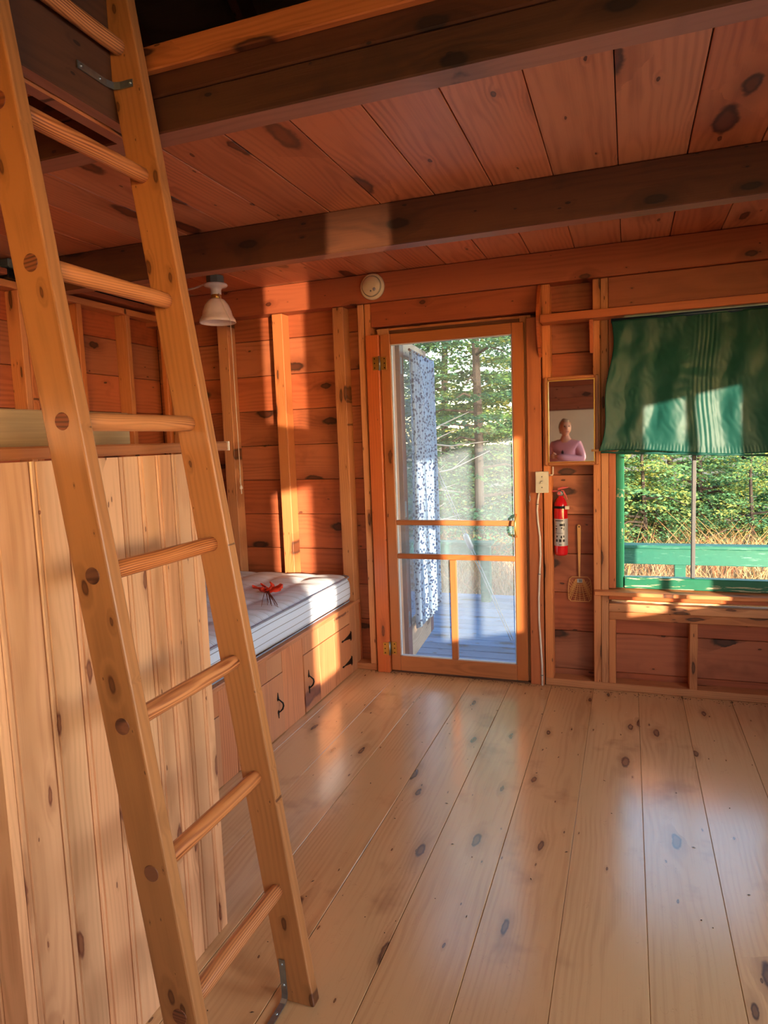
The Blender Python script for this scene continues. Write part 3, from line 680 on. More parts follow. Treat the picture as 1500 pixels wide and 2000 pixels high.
tube('nozzle', [(fx-.012, fy, 1.096), (fx-.030, fy, 1.098), (fx-.048, fy-.004, 1.097)], [.006, .005, .006], M_pinkp, ext)
prism('upper_lever', [(-.014, 0), (.040, .012), (.042, .017), (.012, .018), (-.015, .010)], .016, M_pinkp, ext, FE @ T((0, .008, .362)) @ RX(math.pi/2), .001)
prism('lower_lever', [(.004, 0), (.016, -.002), (.030, -.028), (.036, -.052), (.033, -.056), (.026, -.034), (.012, -.012), (.004, -.010)], .014, M_pinkp, ext, FE @ T((0, .007, .362)) @ RX(math.pi/2), .001)
box('wall_bracket', (fx-.012, fy+.035, .76), (fx+.012, YB-.001, 1.06), M_galv, ext, 'z', .001)

# ------------------------------------------------------------------ fly swatter
fs = thing('fly_swatter', 'tan plastic fly swatter hanging on the wall right of the fire extinguisher', 'fly swatter', (-.25, 3.87, .47))
FY = 3.878
prism('handle', [(-.004, .134), (.004, .134), (.0055, .19), (.010, .40), (.010, .425), (.004, .432), (-.004, .432), (-.010, .425), (-.010, .40), (-.0055, .19)], .004, M_tan, fs, Matrix(((1, 0, 0, -.258), (0, 0, 1, FY-.004), (0, 1, 0, .475), (0, 0, 0, 1))), .001)
lathe('hanging_hole', [(0, 0), (.004, 0)], M_void, fs, T((-.258, FY-.0045, .475+.42)) @ RX(math.pi/2), 12)
bm = bmesh.new()
def sw_w(t): return .052+.010*math.sin(math.pi*min(1, t*1.2+.1)*.55)
cx, z0, z1 = -.256, .473, .612
out = []
for (sx, t) in [(-1, i/10) for i in range(11)] + [(1, 1-i/10) for i in range(11)]:
    ww = .053+.010*math.cos((t-.35)*2.4) - (.012 if t in (0, 1) else 0)
    out.append(Vector((cx+sx*ww, FY, z0+(z1-z0)*t)))
tubebm(bm, out+[out[0]], .0022, 6)
for k in range(-6, 7):
    a = k*.16; top = Vector((cx+k*.0035, FY, .600))
    end = Vector((cx+math.sin(a)*.17, FY, .600-math.cos(a)*.135)); end.x = max(cx-.060, min(cx+.060, end.x)); end.z = max(z0, end.z)
    tubebm(bm, [top, end], .0016, 4)
for r in range(1, 12):
    rad = .012*r; p = [Vector((cx+math.sin(-1.25+j*.25)*rad*1.15, FY, .603-math.cos(-1.25+j*.25)*rad)) for j in range(11)]
    p = [q for q in p if abs(q.x-cx) < .060 and z0 < q.z < z1]
    if len(p) > 1: tubebm(bm, p, .0012, 4)
finish(bm, 'mesh_head', M_tan, fs)
box('sticker', (cx-.014, FY-.004, .580), (cx+.014, FY-.002, .601), M_silver, fs, 'x', 0)
for i in range(4): box('sticker_bar', (cx-.004+i*.004, FY-.0047, .583), (cx-.002+i*.004, FY-.0041, .598), M_ink, fs, 'z', 0)

# ------------------------------------------------------------------ bed base with cupboards
BX = -1.592
bed = thing('bed_base', 'built-in pine bed base with cupboard doors along the left wall', 'bed', (-2.2, 2.9, 0))
def bb(name, y0, y1, z0, z1, dx=0.0, m=M_bed): return box(name, (BX-.02, y0+.001, z0), (BX+dx, y1-.001, z1), m, bed, 'z', .0015)
bb('board', 2.850, 3.070, .0, .408)
bb('board', 3.702, 3.862, .0, .408)
bb('board', 2.42, 2.56, .305, .408); bb('board', 2.56, 2.70, .305, .408); bb('board', 2.70, 2.848, .305, .408)
bb('board', 3.072, 3.265, .316, .408); bb('board', 3.265, 3.48, .316, .408); bb('board', 3.48, 3.70, .316, .408)
bb('board', 1.85, 2.00, .0, .408); bb('board', 2.30, 2.42, 0, .408); bb('board', 2.0, 2.30, .305, .408)
def cupdoor(spans, z0, z1, hy, hinges):
    d = box('door', (BX-.02, spans[0][0]+.003, z0), (BX+.003, spans[0][1]-.0005, z1), M_bed, bed, 'z', .0015)
    for a, b in spans[1:]: box('door_board', (BX-.02, a+.0005, z0), (BX+.003, b-.001, z1), M_bed, d, 'z', .0015)
    hx = BX+.004
    h = tube('handle', [(hx, hy, .192), (hx+.012, hy, .184), (hx+.024, hy+.004, .172), (hx+.026, hy+.005, .158), (hx+.021, hy+.003, .142), (hx+.010, hy, .130), (hx, hy, .124)], [.003, .0035, .0045, .0045, .0045, .0035, .003], M_black, d)
    for zz, s in ((.192, 1), (.124, -1)):
        prism('finial', [(-.008, 0), (-.004, .012), (0, .030), (.004, .012), (.008, 0), (.005, -.010), (-.005, -.010)], .003, M_black, d, Matrix(((0, 0, 1, hx-.001), (1, 0, 0, hy), (0, s, 0, zz), (0, 0, 0, 1))), 0)
    for z in hinges:
        yy = spans[-1][1]
        prism('strap_hinge', [(0, -.020), (-.030, -.012), (-.10, -.003), (-.125, -.006), (-.135, 0), (-.125, .006), (-.10, .003), (-.030, .012), (0, .020)], .003, M_black, d, Matrix(((0, 0, 1, hx-.001), (1, 0, 0, yy), (0, 1, 0, z), (0, 0, 0, 1))), 0)
        prism('hinge_plate', [(.002, -.03), (.016, -.022), (.016, .022), (.002, .03)], .003, M_black, d, Matrix(((0, 0, 1, hx-.001), (1, 0, 0, yy), (0, 1, 0, z), (0, 0, 0, 1))), 0)
cupdoor([(2.42, 2.62), (2.62, 2.848)], .004, .302, 2.785, ())
cupdoor([(3.074, 3.262), (3.262, 3.465), (3.465, 3.700)], .004, .313, 3.122, (.238, .084))
box('door', (BX-.02, 2.003, .004), (BX+.003, 2.298, .302), M_bed, bed, 'z', .0015)
box('top_rail', (BX-.04, 1.85, .409), (BX+.006, 3.868, .432), M_bed, bed, 'y', .003)
box('platform', (-2.89, 1.85, .40), (BX-.041, 3.795, .428), M_bed, bed, 'y', .002)
box('end_panel', (-2.89, 1.85, 0), (BX-.021, 1.87, .399), M_bed, bed, 'X', .002)
box('end_trim', (BX-.02, 3.863, 0), (BX+.006, 3.882, .408), M_case, bed, 'z', .002)

# ------------------------------------------------------------------ mattress
def mattress(x0, x1, y0, y1, z0, z1):
    bm = bmesh.new(); nx, ny, nz = 46, 64, 6; cx, cy = (x0+x1)/2, (y0+y1)/2
    hx, hy, hz, r = (x1-x0)/2, (y1-y0)/2, (z1-z0)/2, .05
    bmesh.ops.create_cube(bm, size=2.0)
    bmesh.ops.subdivide_edges(bm, edges=bm.edges[:], cuts=47, use_grid_fill=True)
    for v in bm.verts:
        u = v.co.copy(); p = Vector((u.x*hx, u.y*hy, u.z*hz))
        q = Vector((max(-hx+r, min(hx-r, p.x)), max(-hy+r, min(hy-r, p.y)), max(-hz+r, min(hz-r, p.z))))
        d = p-q
        if d.length > 1e-6: p = q + d.normalized()*min(d.length, r)
        if u.z > .98:
            k = (1-abs(u.x)**10)*(1-abs(u.y)**10)
            a = abs(math.sin((p.x/.21)*math.pi/1.0+math.pi*round(p.y/.18)*.0)); b = abs(math.sin(p.y/.20*math.pi))
            p.z += k*(.024*(a*b)**.4 - .009 + .006*noise.noise((p.x*6, p.y*6, 0)))
        if abs(u.x) > .98 or abs(u.y) > .98: 
            s = .008*math.cos(u.z*math.pi/2); w = .004*noise.noise((p.y*5, p.x*5, p.z*5))
            if abs(u.x) > .98: p.x += math.copysign(s+w, u.x)
            else: p.y += math.copysign(s+w, u.y)
        p.z += .006*noise.noise((p.x*2, p.y*2, 5))
        v.co = p
    return bm, T((cx, cy, (z0+z1)/2))
ma = thing('mattress', 'bare white mattress with thin dark stripes lying on the built-in bed', 'mattress', (-2.2, 2.8, .43))
bm, mw = mattress(-2.87, -1.600, 1.95, 3.775, .434, .604)
finish(bm, 'ticking_cover', M_tick, ma, mw, True)
def loop(x0, x1, y0, y1, z, r=.055):
    p = []
    for (cx, cy, a0) in ((x1-r, y0+r, -90), (x1-r, y1-r, 0), (x0+r, y1-r, 90), (x0+r, y0+r, 180)):
        for k in range(7): a = math.radians(a0+k*15); p.append((cx+r*math.cos(a), cy+r*math.sin(a), z+.003*noise.noise((cx*3, cy*3+k, 2))))
    return p+[p[0]]
M_pipe = plain('grey_piping', (140, 144, 164), .8)
tube('piping', loop(-2.875, -1.598, 1.945, 3.778, .592), .0045, M_pipe, ma, 8)
tube('piping', loop(-2.872, -1.600, 1.948, 3.775, .446), .004, M_pipe, ma, 8)

# ------------------------------------------------------------------ red ribbon bunch on the mattress
rbx, rby, rbz = -1.835, 3.16, .612
rib = thing('ribbon_bundle', 'red ribbon bow tied round thin brown twigs lying on the mattress', 'ornament', (rbx, rby, rbz))
for k in range(7):
    bm = bmesh.new(); a0 = k*math.pi*2/7; L = rnd(.045, .080); prev = None
    for i in range(13):
        t = i/12; a = a0+.9*math.sin(t*math.pi); rr = L*math.sin(t*math.pi*.95)
        c = Vector((rbx+math.cos(a)*rr*1.15, rby+.02+math.sin(a)*rr*1.3, rbz+.012+.03*math.sin(t*math.pi)*(.5+.5*random.random())))
        s = Vector((-math.sin(a), math.cos(a), .8))  .normalized()*.016
        cur = [bm.verts.new(c-s), bm.verts.new(c+s)]
        if prev: bm.faces.new((prev[0], prev[1], cur[1], cur[0]))
        prev = cur
    o = finish(bm, 'ribbon_loop', M_orange, rib, None, True); q = o.modifiers.new('s', 'SOLIDIFY'); q.thickness = .0015
for k in range(11):
    a = -1.02+rnd(-.12, .12); L = rnd(.28, .37); s = Vector((rbx+rnd(-.012, .012), rby, rbz+.02)); e_ = s+Vector((math.cos(a)*L*1.05, math.sin(a)*L, -.012+rnd(0, .008)))
    tube('twig', [s, (s+e_)/2+Vector((0, 0, .006)), e_], [.002, .0018, .001], M_twig, rib, 5)

# ------------------------------------------------------------------ pine panelled counter
PX = -1.12
ct = thing('counter_partition', 'light pine tongue and groove counter partition behind the ladder on the left', 'partition', (-1.4, 1.3, 0))
ys = [.935, 1.028, 1.044, 1.128, 1.211, 1.296, 1.362, 1.425, 1.488, 1.545, 1.600]
ys = [.935, 1.036, 1.122, 1.205, 1.290, 1.357, 1.421, 1.484, 1.552, 1.600]
for a, b in zip(ys, ys[1:]):
    bm = bmesh.new(); w = b-a; L = 1.393
    pr = [(0, -.016), (0, -.003), (.0025, 0), (w*.10, 0), (w*.10+.003, -.0065), (w*.10+.006, 0), (w-.0065, 0), (w-.0025, -.008), (w-.0015, -.016)]
    lo = [bm.verts.new((-L/2, p[0]-w/2, p[1])) for p in pr]; hi = [bm.verts.new((L/2, p[0]-w/2, p[1])) for p in pr]
    for i in range(len(pr)): j = (i+1) % len(pr); bm.faces.new((lo[i], lo[j], hi[j], hi[i]))
    bm.faces.new(lo[::-1]); bm.faces.new(hi); bmesh.ops.recalc_face_normals(bm, faces=bm.faces[:])
    finish(bm, 'board', M_part, ct, T((PX, (a+b)/2, L/2+.001)) @ Matrix(((0, 0, 1, 0), (0, 1, 0, 0), (-1, 0, 0, 0), (0, 0, 0, 1))))
box('corner_post', (-1.189, .912, 0), (PX-.001, .9345, 1.393), M_part, ct, 'z', .003)
for i in range(4): box('side_board', (-1.19-.16*(i+1), .912, 0), (-1.192-.16*i, .930, 1.393), M_part, ct, 'Z' if 0 else 'z', .003)
box('core', (-1.30, .94, .0), (PX-.018, 1.598, 1.39), M_void, ct, 'z', 0)
box('ledge', (-1.34, .90, 1.398), (PX+.004, 1.745, 1.424), M_door, ct, 'y', .004)
box('lit_ledge_end', (-1.345, 1.7455, 1.398), (PX+.006, 1.752, 1.425), M_white, ct, 'Y', .001)  # white strip painting the light on the end of the ledge
tag(box('steel_panel', (-1.36, .30, 1.426), (-1.345, 1.60, 1.515), M_steel, None, 'y', .003), 'strip of brushed metal standing on the counter ledge behind the ladder', 'metal panel')

# ------------------------------------------------------------------ ladder
ld = thing('ladder', 'tall pine loft ladder with round rungs leaning on the left', 'ladder', (-.79, 1.2, 0))
LS = -.1430; SP = .2931; Z0 = .2955; YN, YF, TH, HW = 1.005, 1.397, .033, .0425
u = Vector((LS, 0, 1)).normalized(); s = Vector((1, 0, -LS)).normalized(); y_ = Vector((0, 1, 0))
def rail(y, xb, name='side_rail'):
    bm = bmesh.new(); L = 2.75; hw = HW/math.sqrt(1+LS*LS)*1.0
    bm = boxbm((L, 2*hw*1.01, TH), .004, 2)
    # cut the foot level with the floor
    mw = Matrix((u, s, y_)).transposed().to_4x4()
    mw = T(Vector((xb, y+TH/2, 0)) + u*(L/2-.02)) @ mw
    for v in bm.verts:
        w = mw @ v.co
        if v.co.x < 0:
            t = (0.0005-w.z)/u.z; v.co.x += t if abs(v.co.x+L/2) < .01 else 0
    return finish(bm, name, M_lad, ld, mw)
rail(YN, -.793); rail(YF, -.785)
for i in range(9):
    z = Z0+SP*i; xc = -.789+LS*z
    L = YF+.030-(YN-.001); bm = bmesh.new()
    n = 16; rg = .0185
    tubebm(bm, [(-L/2, 0, 0), (-L/2+.033, 0, 0), (-L/2+.045, 0, 0), (L/2-.07, 0, 0), (L/2, 0, 0)], [.0165, .0165, .0185, .0185, .0175], n)
    mw = T((xc, (YF+.030+YN-.001)/2, z)) @ AX['y']
    r_ = finish(bm, 'rung', M_rung, ld, mw, False)
    for p in r_.data.polygons: p.use_smooth = abs(p.normal.x) < .5
    ob = lathe('rung_end', [(0, .0010), (.0163, .0010), (.0168, 0)], M_end, r_, T((xc, YN-.0006, z)) @ RX(math.pi/2), 20, False)
def strap(name, pts, w, th, m, p, normal):
    bm = bmesh.new(); rows = []
    for q, nn, sd_ in pts:
        q = Vector(q); nn = Vector(nn).normalized(); sd_ = Vector(sd_).normalized()*w/2
        rows.append([bm.verts.new(q-sd_), bm.verts.new(q+sd_), bm.verts.new(q+sd_+nn*th), bm.verts.new(q-sd_+nn*th)])
    for a, b in zip(rows, rows[1:]):
        for k in range(4): bm.faces.new((a[k], a[(k+1) % 4], b[(k+1) % 4], b[k]))
    bm.faces.new(rows[0][::-1]); bm.faces.new(rows[-1]); bmesh.ops.recalc_face_normals(bm, faces=bm.faces[:])
    return finish(bm, name, m, p)
N, Zv, X_ = (0, -1, 0), (0, 0, 1), (1, 0, 0)
fb = strap('foot_bracket', [((-.826, YF-.0015, .112), N, X_), ((-.822, YF-.0015, .020), N, X_), ((-.821, YF-.006, .009), (0, -1, 1), X_), ((-.821, YF-.018, .0025), Zv, X_), ((-.821, YF-.105, .0025), Zv, X_)], .016, .003, M_galv, ld, None)
for p in ((-.826, YF-.0045, .100), (-.823, YF-.0045, .045)): lathe('screw', [(0, .003), (.0035, .002), (.0045, 0)], M_galv, fb, T(p) @ RX(math.pi/2), 10)
lathe('screw', [(0, .003), (.0035, .002), (.0045, 0)], M_galv, fb, T((-.821, YF-.05, .0055)), 10)
tb = strap('top_bracket', [((-1.1475, 1.282, 2.262), X_, Zv), ((-1.1475, 1.370, 2.262), X_, Zv), ((-1.141, 1.390, 2.262), (1, -1, 0), Zv), ((-1.125, YF-.0015, 2.262), N, Zv), ((-1.090, YF-.0015, 2.262), N, Zv)], .016, .003, M_galv, ld, None)
for p, r in (((-1.1444, 1.292, 2.262), RY(math.pi/2)), ((-1.1444, 1.350, 2.262), RY(math.pi/2)), ((-1.096, YF-.0046, 2.262), RX(math.pi/2))): lathe('screw', [(0, .003), (.0035, .002), (.0045, 0)], M_galv, tb, T(p) @ r, 10)
jb = thing('junction_box', 'grey electrical box high at the far left edge behind the near ladder rail', 'junction box', (-2.9, 2.65, 2.3))
box('box_body', (-2.955, 2.620, 2.325), (-2.855, 2.69, 2.368), M_grey, jb, 'x', .006)
box('plug', (-2.93, 2.620, 2.275), (-2.865, 2.68, 2.322), M_black, jb, 'x', .006)

# ------------------------------------------------------------------ outer door and its curtain
od = struct(thing('door_2', '', '', (-1.30, 3.97, 0))); del od['label']; del od['category']
DM = T((-1.302, 3.965, 0)) @ RZ(math.radians(4.5))   # local y points outwards along the door, local x into the doorway
def dbox(name, a, b, m, parent=od, ax='z', bev=.003):
    c = Vector([(a[i]+b[i])/2 for i in range(3)]); e_ = [abs(b[i]-a[i]) for i in range(3)]
    R = AX[ax]; l = R.to_3x3().transposed() @ Vector(e_)
    return finish(boxbm([abs(q) for q in l], bev), name, m, parent, DM @ T(c) @ R)
M_brown = wood('brown_stained', (122, 78, 70), (84, 48, 46), (40, 20, 18), rough=.5, tint=.04)
M_sidew = wood('pale_board', (206, 176, 150), (160, 128, 104), (90, 60, 40), rough=.6, tint=.04)
dbox('stile', (-.045, 0, 0), (0, .10, 2.03), M_brown); dbox('stile', (-.045, .70, 0), (0, .80, 2.03), M_brown)
dbox('rail', (-.045, .10, 1.93), (0, .70, 2.03), M_sidew, ax='Y'); dbox('rail', (-.045, .10, 0.0), (0, .70, .22), M_sidew, ax='Y')
dbox('pane', (-.025, .10, .22), (-.021, .70, 1.93), M_glass, bev=0)
dbox('jamb_stop', (-.075, -.05, 0), (-.05, -.02, 2.05), M_white)
for z in (.28, .98, 1.86):
    h = dbox('hinge_plate', (.0002, .012, z-.05), (.003, .05, z+.05), M_galv)
ocn = thing('floral_curtain', 'blue and white small floral curtain hung on the opened outer door outside', 'curtain', (-1.3, 4.35, .2))
bm = bmesh.new(); g = []
for j in range(31):
    t = j/30; row = []
    for i in range(121):
        s_ = i/120; y = .075+.68*s_; f = .027*math.sin(s_*46+.5*math.sin(t*5))*(.6+.4*t)+.006*math.sin(s_*97)
        row.append(bm.verts.new((.046+f, y+.01*math.sin(t*6+s_*5), 1.955-(1.955-.21)*t+.01*math.sin(s_*40)*t)))
    g.append(row)
for a, b in zip(g, g[1:]):
    for i in range(120): bm.faces.new((a[i], a[i+1], b[i+1], b[i]))
o = finish(bm, 'fabric', M_floral, ocn, DM, True); q = o.modifiers.new('s', 'SOLIDIFY'); q.thickness = .0012
finish(tubebm(bmesh.new(), [(.05, .05, 1.955), (.05, .79, 1.955)], .008, 8), 'curtain_rod', M_brown, ocn, DM)

# ------------------------------------------------------------------ porch, railing, wire
ZD = -.16
deck = struct(slab('porch_deck', [((-4.2, 3.96, ZD-.15), (3.2, 6.5, ZD-.03))], M_void))
y = 3.96
while y < 6.5:
    box('deck_board', (-4.2, y+.004, ZD-.028), (3.2, y+.136, ZD), M_deck, deck, 'x', .004); y += .14
YP = 6.3; ZT = .425
pr_ = thing('porch_railing', 'low green painted porch railing beyond the glass door', 'railing', (-2.3, YP, ZD))
def railing(p, x0, x1, posts):
    box('cap_rail', (x0, YP-.07, ZT-.03), (x1, YP+.07, ZT), M_rail, p, 'x', .005)
    box('fascia_board', (x0+.02, YP-.05, ZT-.17), (x1-.02, YP-.012, ZT-.031), M_rail, p, 'X', .004)
    for xx in posts: box('post', (xx-.045, YP-.011, ZD), (xx+.045, YP+.075, ZT-.031), M_rail, p, 'z', .004)
railing(pr_, -4.1, -1.20, (-3.9, -2.6, -1.28))
pr2 = thing('porch_railing', 'low green painted porch railing beyond the right window', 'railing', (1.0, YP, ZD))
railing(pr2, -.30, 3.1, (-.2, .42, 1.9, 3.0))
gw = thing('guy_wire', 'slanting steel wire with a turnbuckle outside the glass door', 'wire', (-1.2, 5.4, ZD))
A = Vector((-1.348, 4.775, 1.266)); B = Vector((-0.844, 5.117, -0.155))
dr = (B-A).normalized(); sd_ = dr.cross(Vector((0, 1, 0))).normalized()*.009
tA = A+(B-A)*0.40; tB = A+(B-A)*0.485
for k in (-1, 1):
    tube('wire', [A+sd_*k, tA+sd_*k], .004, M_silver, gw, 6); tube('wire', [tB+sd_*k, B+sd_*k], .004, M_silver, gw, 6)
tube('turnbuckle', [tA, tA+dr*.02, tB-dr*.02, tB], [.012, .022, .022, .012], M_silver, gw, 12)

# dirt and chips along the foot of the back wall
cv, cf = [], []
for k in range(420):
    x = rnd(-1.5, 1.3); y = 3.79-abs(random.gauss(0, .03)); z = .0005
    if x > -.44: y -= .006
    if k > 330: x, y = rnd(-1.1, 1.2), rnd(.9, 3.7)
    a = rnd(0, 3.14); l, w_ = rnd(.002, .008), rnd(.001, .003); ca, sa = math.cos(a), math.sin(a); b = len(cv)
    cv += [(x-ca*l, y-sa*l, z), (x+sa*w_, y-ca*w_, z), (x+ca*l, y+sa*l, z), (x-sa*w_, y+ca*w_, z), (x, y, z+rnd(.001, .003))]
    cf += [(b, b+1, b+4), (b+1, b+2, b+4), (b+2, b+3, b+4), (b+3, b, b+4)]
me = bpy.data.meshes.new('wood_chips'); me.from_pydata(cv, [], cf)
o = link('wood_chips', me, plain('dark_debris', (58, 42, 32), .9, var=.5, scale=200)); o['kind'] = 'stuff'
tag(o, 'dark dirt and wood chips scattered on the floor along the back wall', 'dirt')

# ------------------------------------------------------------------ outdoors
gb = bmesh.new(); NG = 50; gg = []
for j in range(NG+1):
    row = []
    for i in range(NG+1):
        x = -40+80*i/NG; y = -25+75*j/NG; near = min(1, max(0, (math.hypot(x, y-2)-8)/10))
        row.append(gb.verts.new((x, y, -.62+near*.5*noise.noise((x*.12, y*.12, 0))+(max(0, y-9)*.03)-max(0, -5-y)*.28)))
    gg.append(row)
for a, b in zip(gg, gg[1:]):
    for i in range(NG): gb.faces.new((a[i], a[i+1], b[i+1], b[i]))
ground = struct(finish(gb, 'ground', M_soil, None, None, True))
def gz(y): return -.62+max(0, y-9)*.03
# dry grass
def blades(n, x0, x1, y0, y1, h0, h1, w, m, name, label, bend=.35):
    vs, fs = [], []
    for _ in range(n):
        x, y = rnd(x0, x1), rnd(y0, y1); h = rnd(h0, h1)*(.6+.8*abs(noise.noise((x*.8, y*.8, 0)))); a = rnd(0, 6.28); bx_, by_ = math.cos(a)*h*bend, math.sin(a)*h*bend
        a2 = rnd(0, 3.14); wx, wy = math.cos(a2)*w, math.sin(a2)*w; z = gz(y)-.05; b = len(vs)
        vs += [(x-wx, y-wy, z), (x+wx, y+wy, z), (x-wx*.8+bx_*.3, y-wy*.8+by_*.3, z+h*.6), (x+wx*.8+bx_*.3, y+wy*.8+by_*.3, z+h*.6), (x+bx_, y+by_, z+h*(.85+.15*random.random()))]
        fs += [(b, b+1, b+3, b+2), (b+2, b+3, b+4)]
    me = bpy.data.meshes.new(name); me.from_pydata(vs, [], fs); o = link(name, me, m)
    o['kind'] = 'stuff'; tag(o, label, 'grass'); return o
blades(26000, -6, 5, 6.6, 11.5, .45, .95, .006, M_grass, 'meadow_grass', 'tall dry straw coloured grass growing beyond the porch railing')
blades(5000, -6, 5, 6.7, 11.0, .7, 1.15, .007, M_shrub, 'rust_grass', 'rust and orange weeds mixed into the dry grass', .55)
# conifers
def foliage(h, r, nb, seed, sz=.055, low=.1):
    rs = random.Random(seed); vs, fs = [], []
    for k in range(nb):
        t = low+(1-low)*(k/nb); z = h*t; L = r*(1-t)**.8*rs.uniform(.75, 1.15)+.1; az = rs.uniform(0, 6.283)
        ca, sa = math.cos(az), math.sin(az); droop = rs.uniform(.05, .30)
        ns = max(4, int(L/.075))
        for i in range(ns):
            q = .15+.85*i/ns; px, py, pz = ca*L*q, sa*L*q, z+L*(.12*q-droop*q*q)
            for side in (-1, 1):
                tl = (1-q*.65)*L*.38*rs.uniform(.6, 1.1)
                nt = max(2, int(tl/.05))
                for j in range(nt):
                    w = (j+.5)/nt*tl
                    x = px-sa*side*w+ca*w*.6+rs.uniform(-.02, .02); y = py+ca*side*w+sa*w*.6+rs.uniform(-.02, .02); zz = pz-.25*w*q+rs.uniform(-.02, .02)
                    for c in range(3):
                        a = az+side*1.0+rs.uniform(-.7, .7); s1 = sz*rs.uniform(.6, 1.3); s2 = s1*.28; tz = rs.uniform(-.5, .35)
                        dx, dy = math.cos(a)*s1, math.sin(a)*s1; ox, oy = -math.sin(a)*s2, math.cos(a)*s2; oz = rs.uniform(-1, 1)*s2
                        b = len(vs); vs += [(x-dx*.2, y-dy*.2, zz), (x+dx*.4+ox, y+dy*.4+oy, zz+tz*s1*.4+oz), (x+dx, y+dy, zz+tz*s1), (x+dx*.4-ox, y+dy*.4-oy, zz+tz*s1*.4-oz)]
                        fs.append((b, b+1, b+2, b+3))
    me = bpy.data.meshes.new('foliage'); me.from_pydata(vs, [], fs); return me
def trunkme(h, r):
    bm = tubebm(bmesh.new(), [(0, 0, -.3), (.02, 0, h*.3), (-.02, .02, h*.7), (0, 0, h)], [r, r*.85, r*.5, r*.1], 8)
    rs = random.Random(3)
    for k in range(14):
        z = h*(.08+.4*k/14); a = rs.uniform(0, 6.28); L = rs.uniform(.4, .9)
        tubebm(bm, [(0, 0, z), (math.cos(a)*L*.5, math.sin(a)*L*.5, z+.05), (math.cos(a)*L, math.sin(a)*L, z-.05)], [.02, .012, .005], 5)
    me = bpy.data.meshes.new('trunk'); bm.to_mesh(me); bm.free(); return me
F1, F2, F3 = foliage(5.6, 1.9, 130, 1, .045), foliage(4.2, 1.6, 120, 2, .042, .04), foliage(2.2, 1.3, 90, 3, .036, .02)
T1, T2, T3 = trunkme(5.6, .06), trunkme(4.2, .05), trunkme(2.2, .04)
F1.materials.append(M_needle2); F2.materials.append(M_needle); F3.materials.append(M_needle)
spots = [(-2.03, 9.6, F1, T1, 1.25, 'tall spruce straight beyond the porch, its trunk in line with the glass door'),
 (-4.3, 10.2, F1, T1, 1.2, 'tall spruce behind the floral curtain outside'), (-1.2, 11.2, F2, T2, 1.5, 'yellow green spruce at the right side of the door view'),
 (-3.2, 12.4, F2, T2, 1.7, 'farther spruce seen between the first ones through the door'), (-2.0, 13.8, F1, T1, 1.5, 'hindmost spruce high up in the door view'),
 (.2, 10.2, F3, T3, 1.05, 'low bushy spruce left in the right window view'), (1.0, 11.0, F3, T3, 1.25, 'low bushy spruce in the middle of the right window view'),
 (2.0, 10.6, F3, T3, 1.1, 'low bushy spruce right of the window bar'), (2.9, 11.4, F2, T2, 1.0, 'spruce at the right edge of the window view'),
 (-.6, 9.9, F3, T3, .95, 'small bushy spruce at the left edge of the window view'), (1.5, 9.8, F3, T3, .9, 'small bushy spruce in front of the others in the window view'), (2.6, 9.9, F3, T3, 1.0, 'small bushy spruce at the right end of the window view'),
 (.7, 12.8, F2, T2, 1.1, 'dense spruce behind the low ones in the window view'), (1.9, 13.4, F1, T1, 1.0, 'dark spruce behind the right low one'), (-.5, 13.2, F2, T2, 1.3, 'spruce between the door and window views'),
 (3.6, 13.6, F1, T1, 1.1, 'outermost spruce beyond the window at right'), (-5.8, 12.5, F1, T1, 1.3, 'outermost spruce at the far left outside')]
for i, (x, y, f, t, sc, lb) in enumerate(spots):
    tr = thing('spruce_tree', lb, 'tree', (x, y, gz(y)), 'spruces beyond the porch'); mw = T((x, y, gz(y))) @ RZ(i*1.3) @ Matrix.Scale(sc, 4)
    a = link('foliage', f, None, tr, mw); link('trunk', t, M_bark, tr, mw)
# bare branches by the door
dt = thing('dead_branches', 'bleached bare branches sticking out beside the floral curtain outside', 'branch', (-2.0, 7.6, gz(7.6)))
for k in range(9):
    z = rnd(.4, 1.5); s0 = Vector((-2.35, 7.6, z)); e_ = s0+Vector((rnd(.3, .9), rnd(-.2, .2), rnd(-.15, .3)))
    md = (s0+e_)/2+Vector((0, 0, rnd(-.06, .06))); o = tube('twig', [s0, md, e_], [.012, .008, .003], M_dead, dt, 5)
    tube('twig', [md, md+Vector((.2, 0, rnd(-.15, .2)))], [.006, .002], M_dead, dt, 5)
tube('stem', [(-2.35, 7.6, gz(7.6)-.1), (-2.33, 7.6, .6), (-2.35, 7.6, 1.7)], [.03, .02, .01], M_dead, dt, 6)

# ------------------------------------------------------------------ woman reflected in the mirror
PXc, PYc = -.78, -1.72
wm = thing('person', 'woman in a pink sweater with folded arms, seen only as a reflection in the mirror', 'person', (PXc, PYc, 0))
PM = T((PXc, PYc, 0)) @ RZ(math.radians(12))      # local +y faces the back wall
def skin(name, verts, edges, radii, m, parent, mw, root=0, sub=2):
    me = bpy.data.meshes.new(name); me.from_pydata(verts, edges, []); o = link(name, me, m, parent, mw)
    k = o.modifiers.new('k', 'SKIN'); k.use_smooth_shade = True
    for i, r in enumerate(radii):
        me.skin_vertices[0].data[i].radius = (r, r) if not isinstance(r, tuple) else r
    me.skin_vertices[0].data[root].use_root = True
    q = o.modifiers.new('u', 'SUBSURF'); q.levels = sub; q.render_levels = sub; return o
V = [(0, 0, .86), (0, 0, 1.0), (0, .01, 1.14), (0, 0, 1.27), (0, 0, 1.36), (0, .01, 1.42),
     (-.09, 0, .80), (-.10, .01, .45), (-.10, -.02, .09), (-.10, .12, .04), (.09, 0, .80), (.10, .01, .45), (.10, -.02, .09), (.10, .12, .04)]
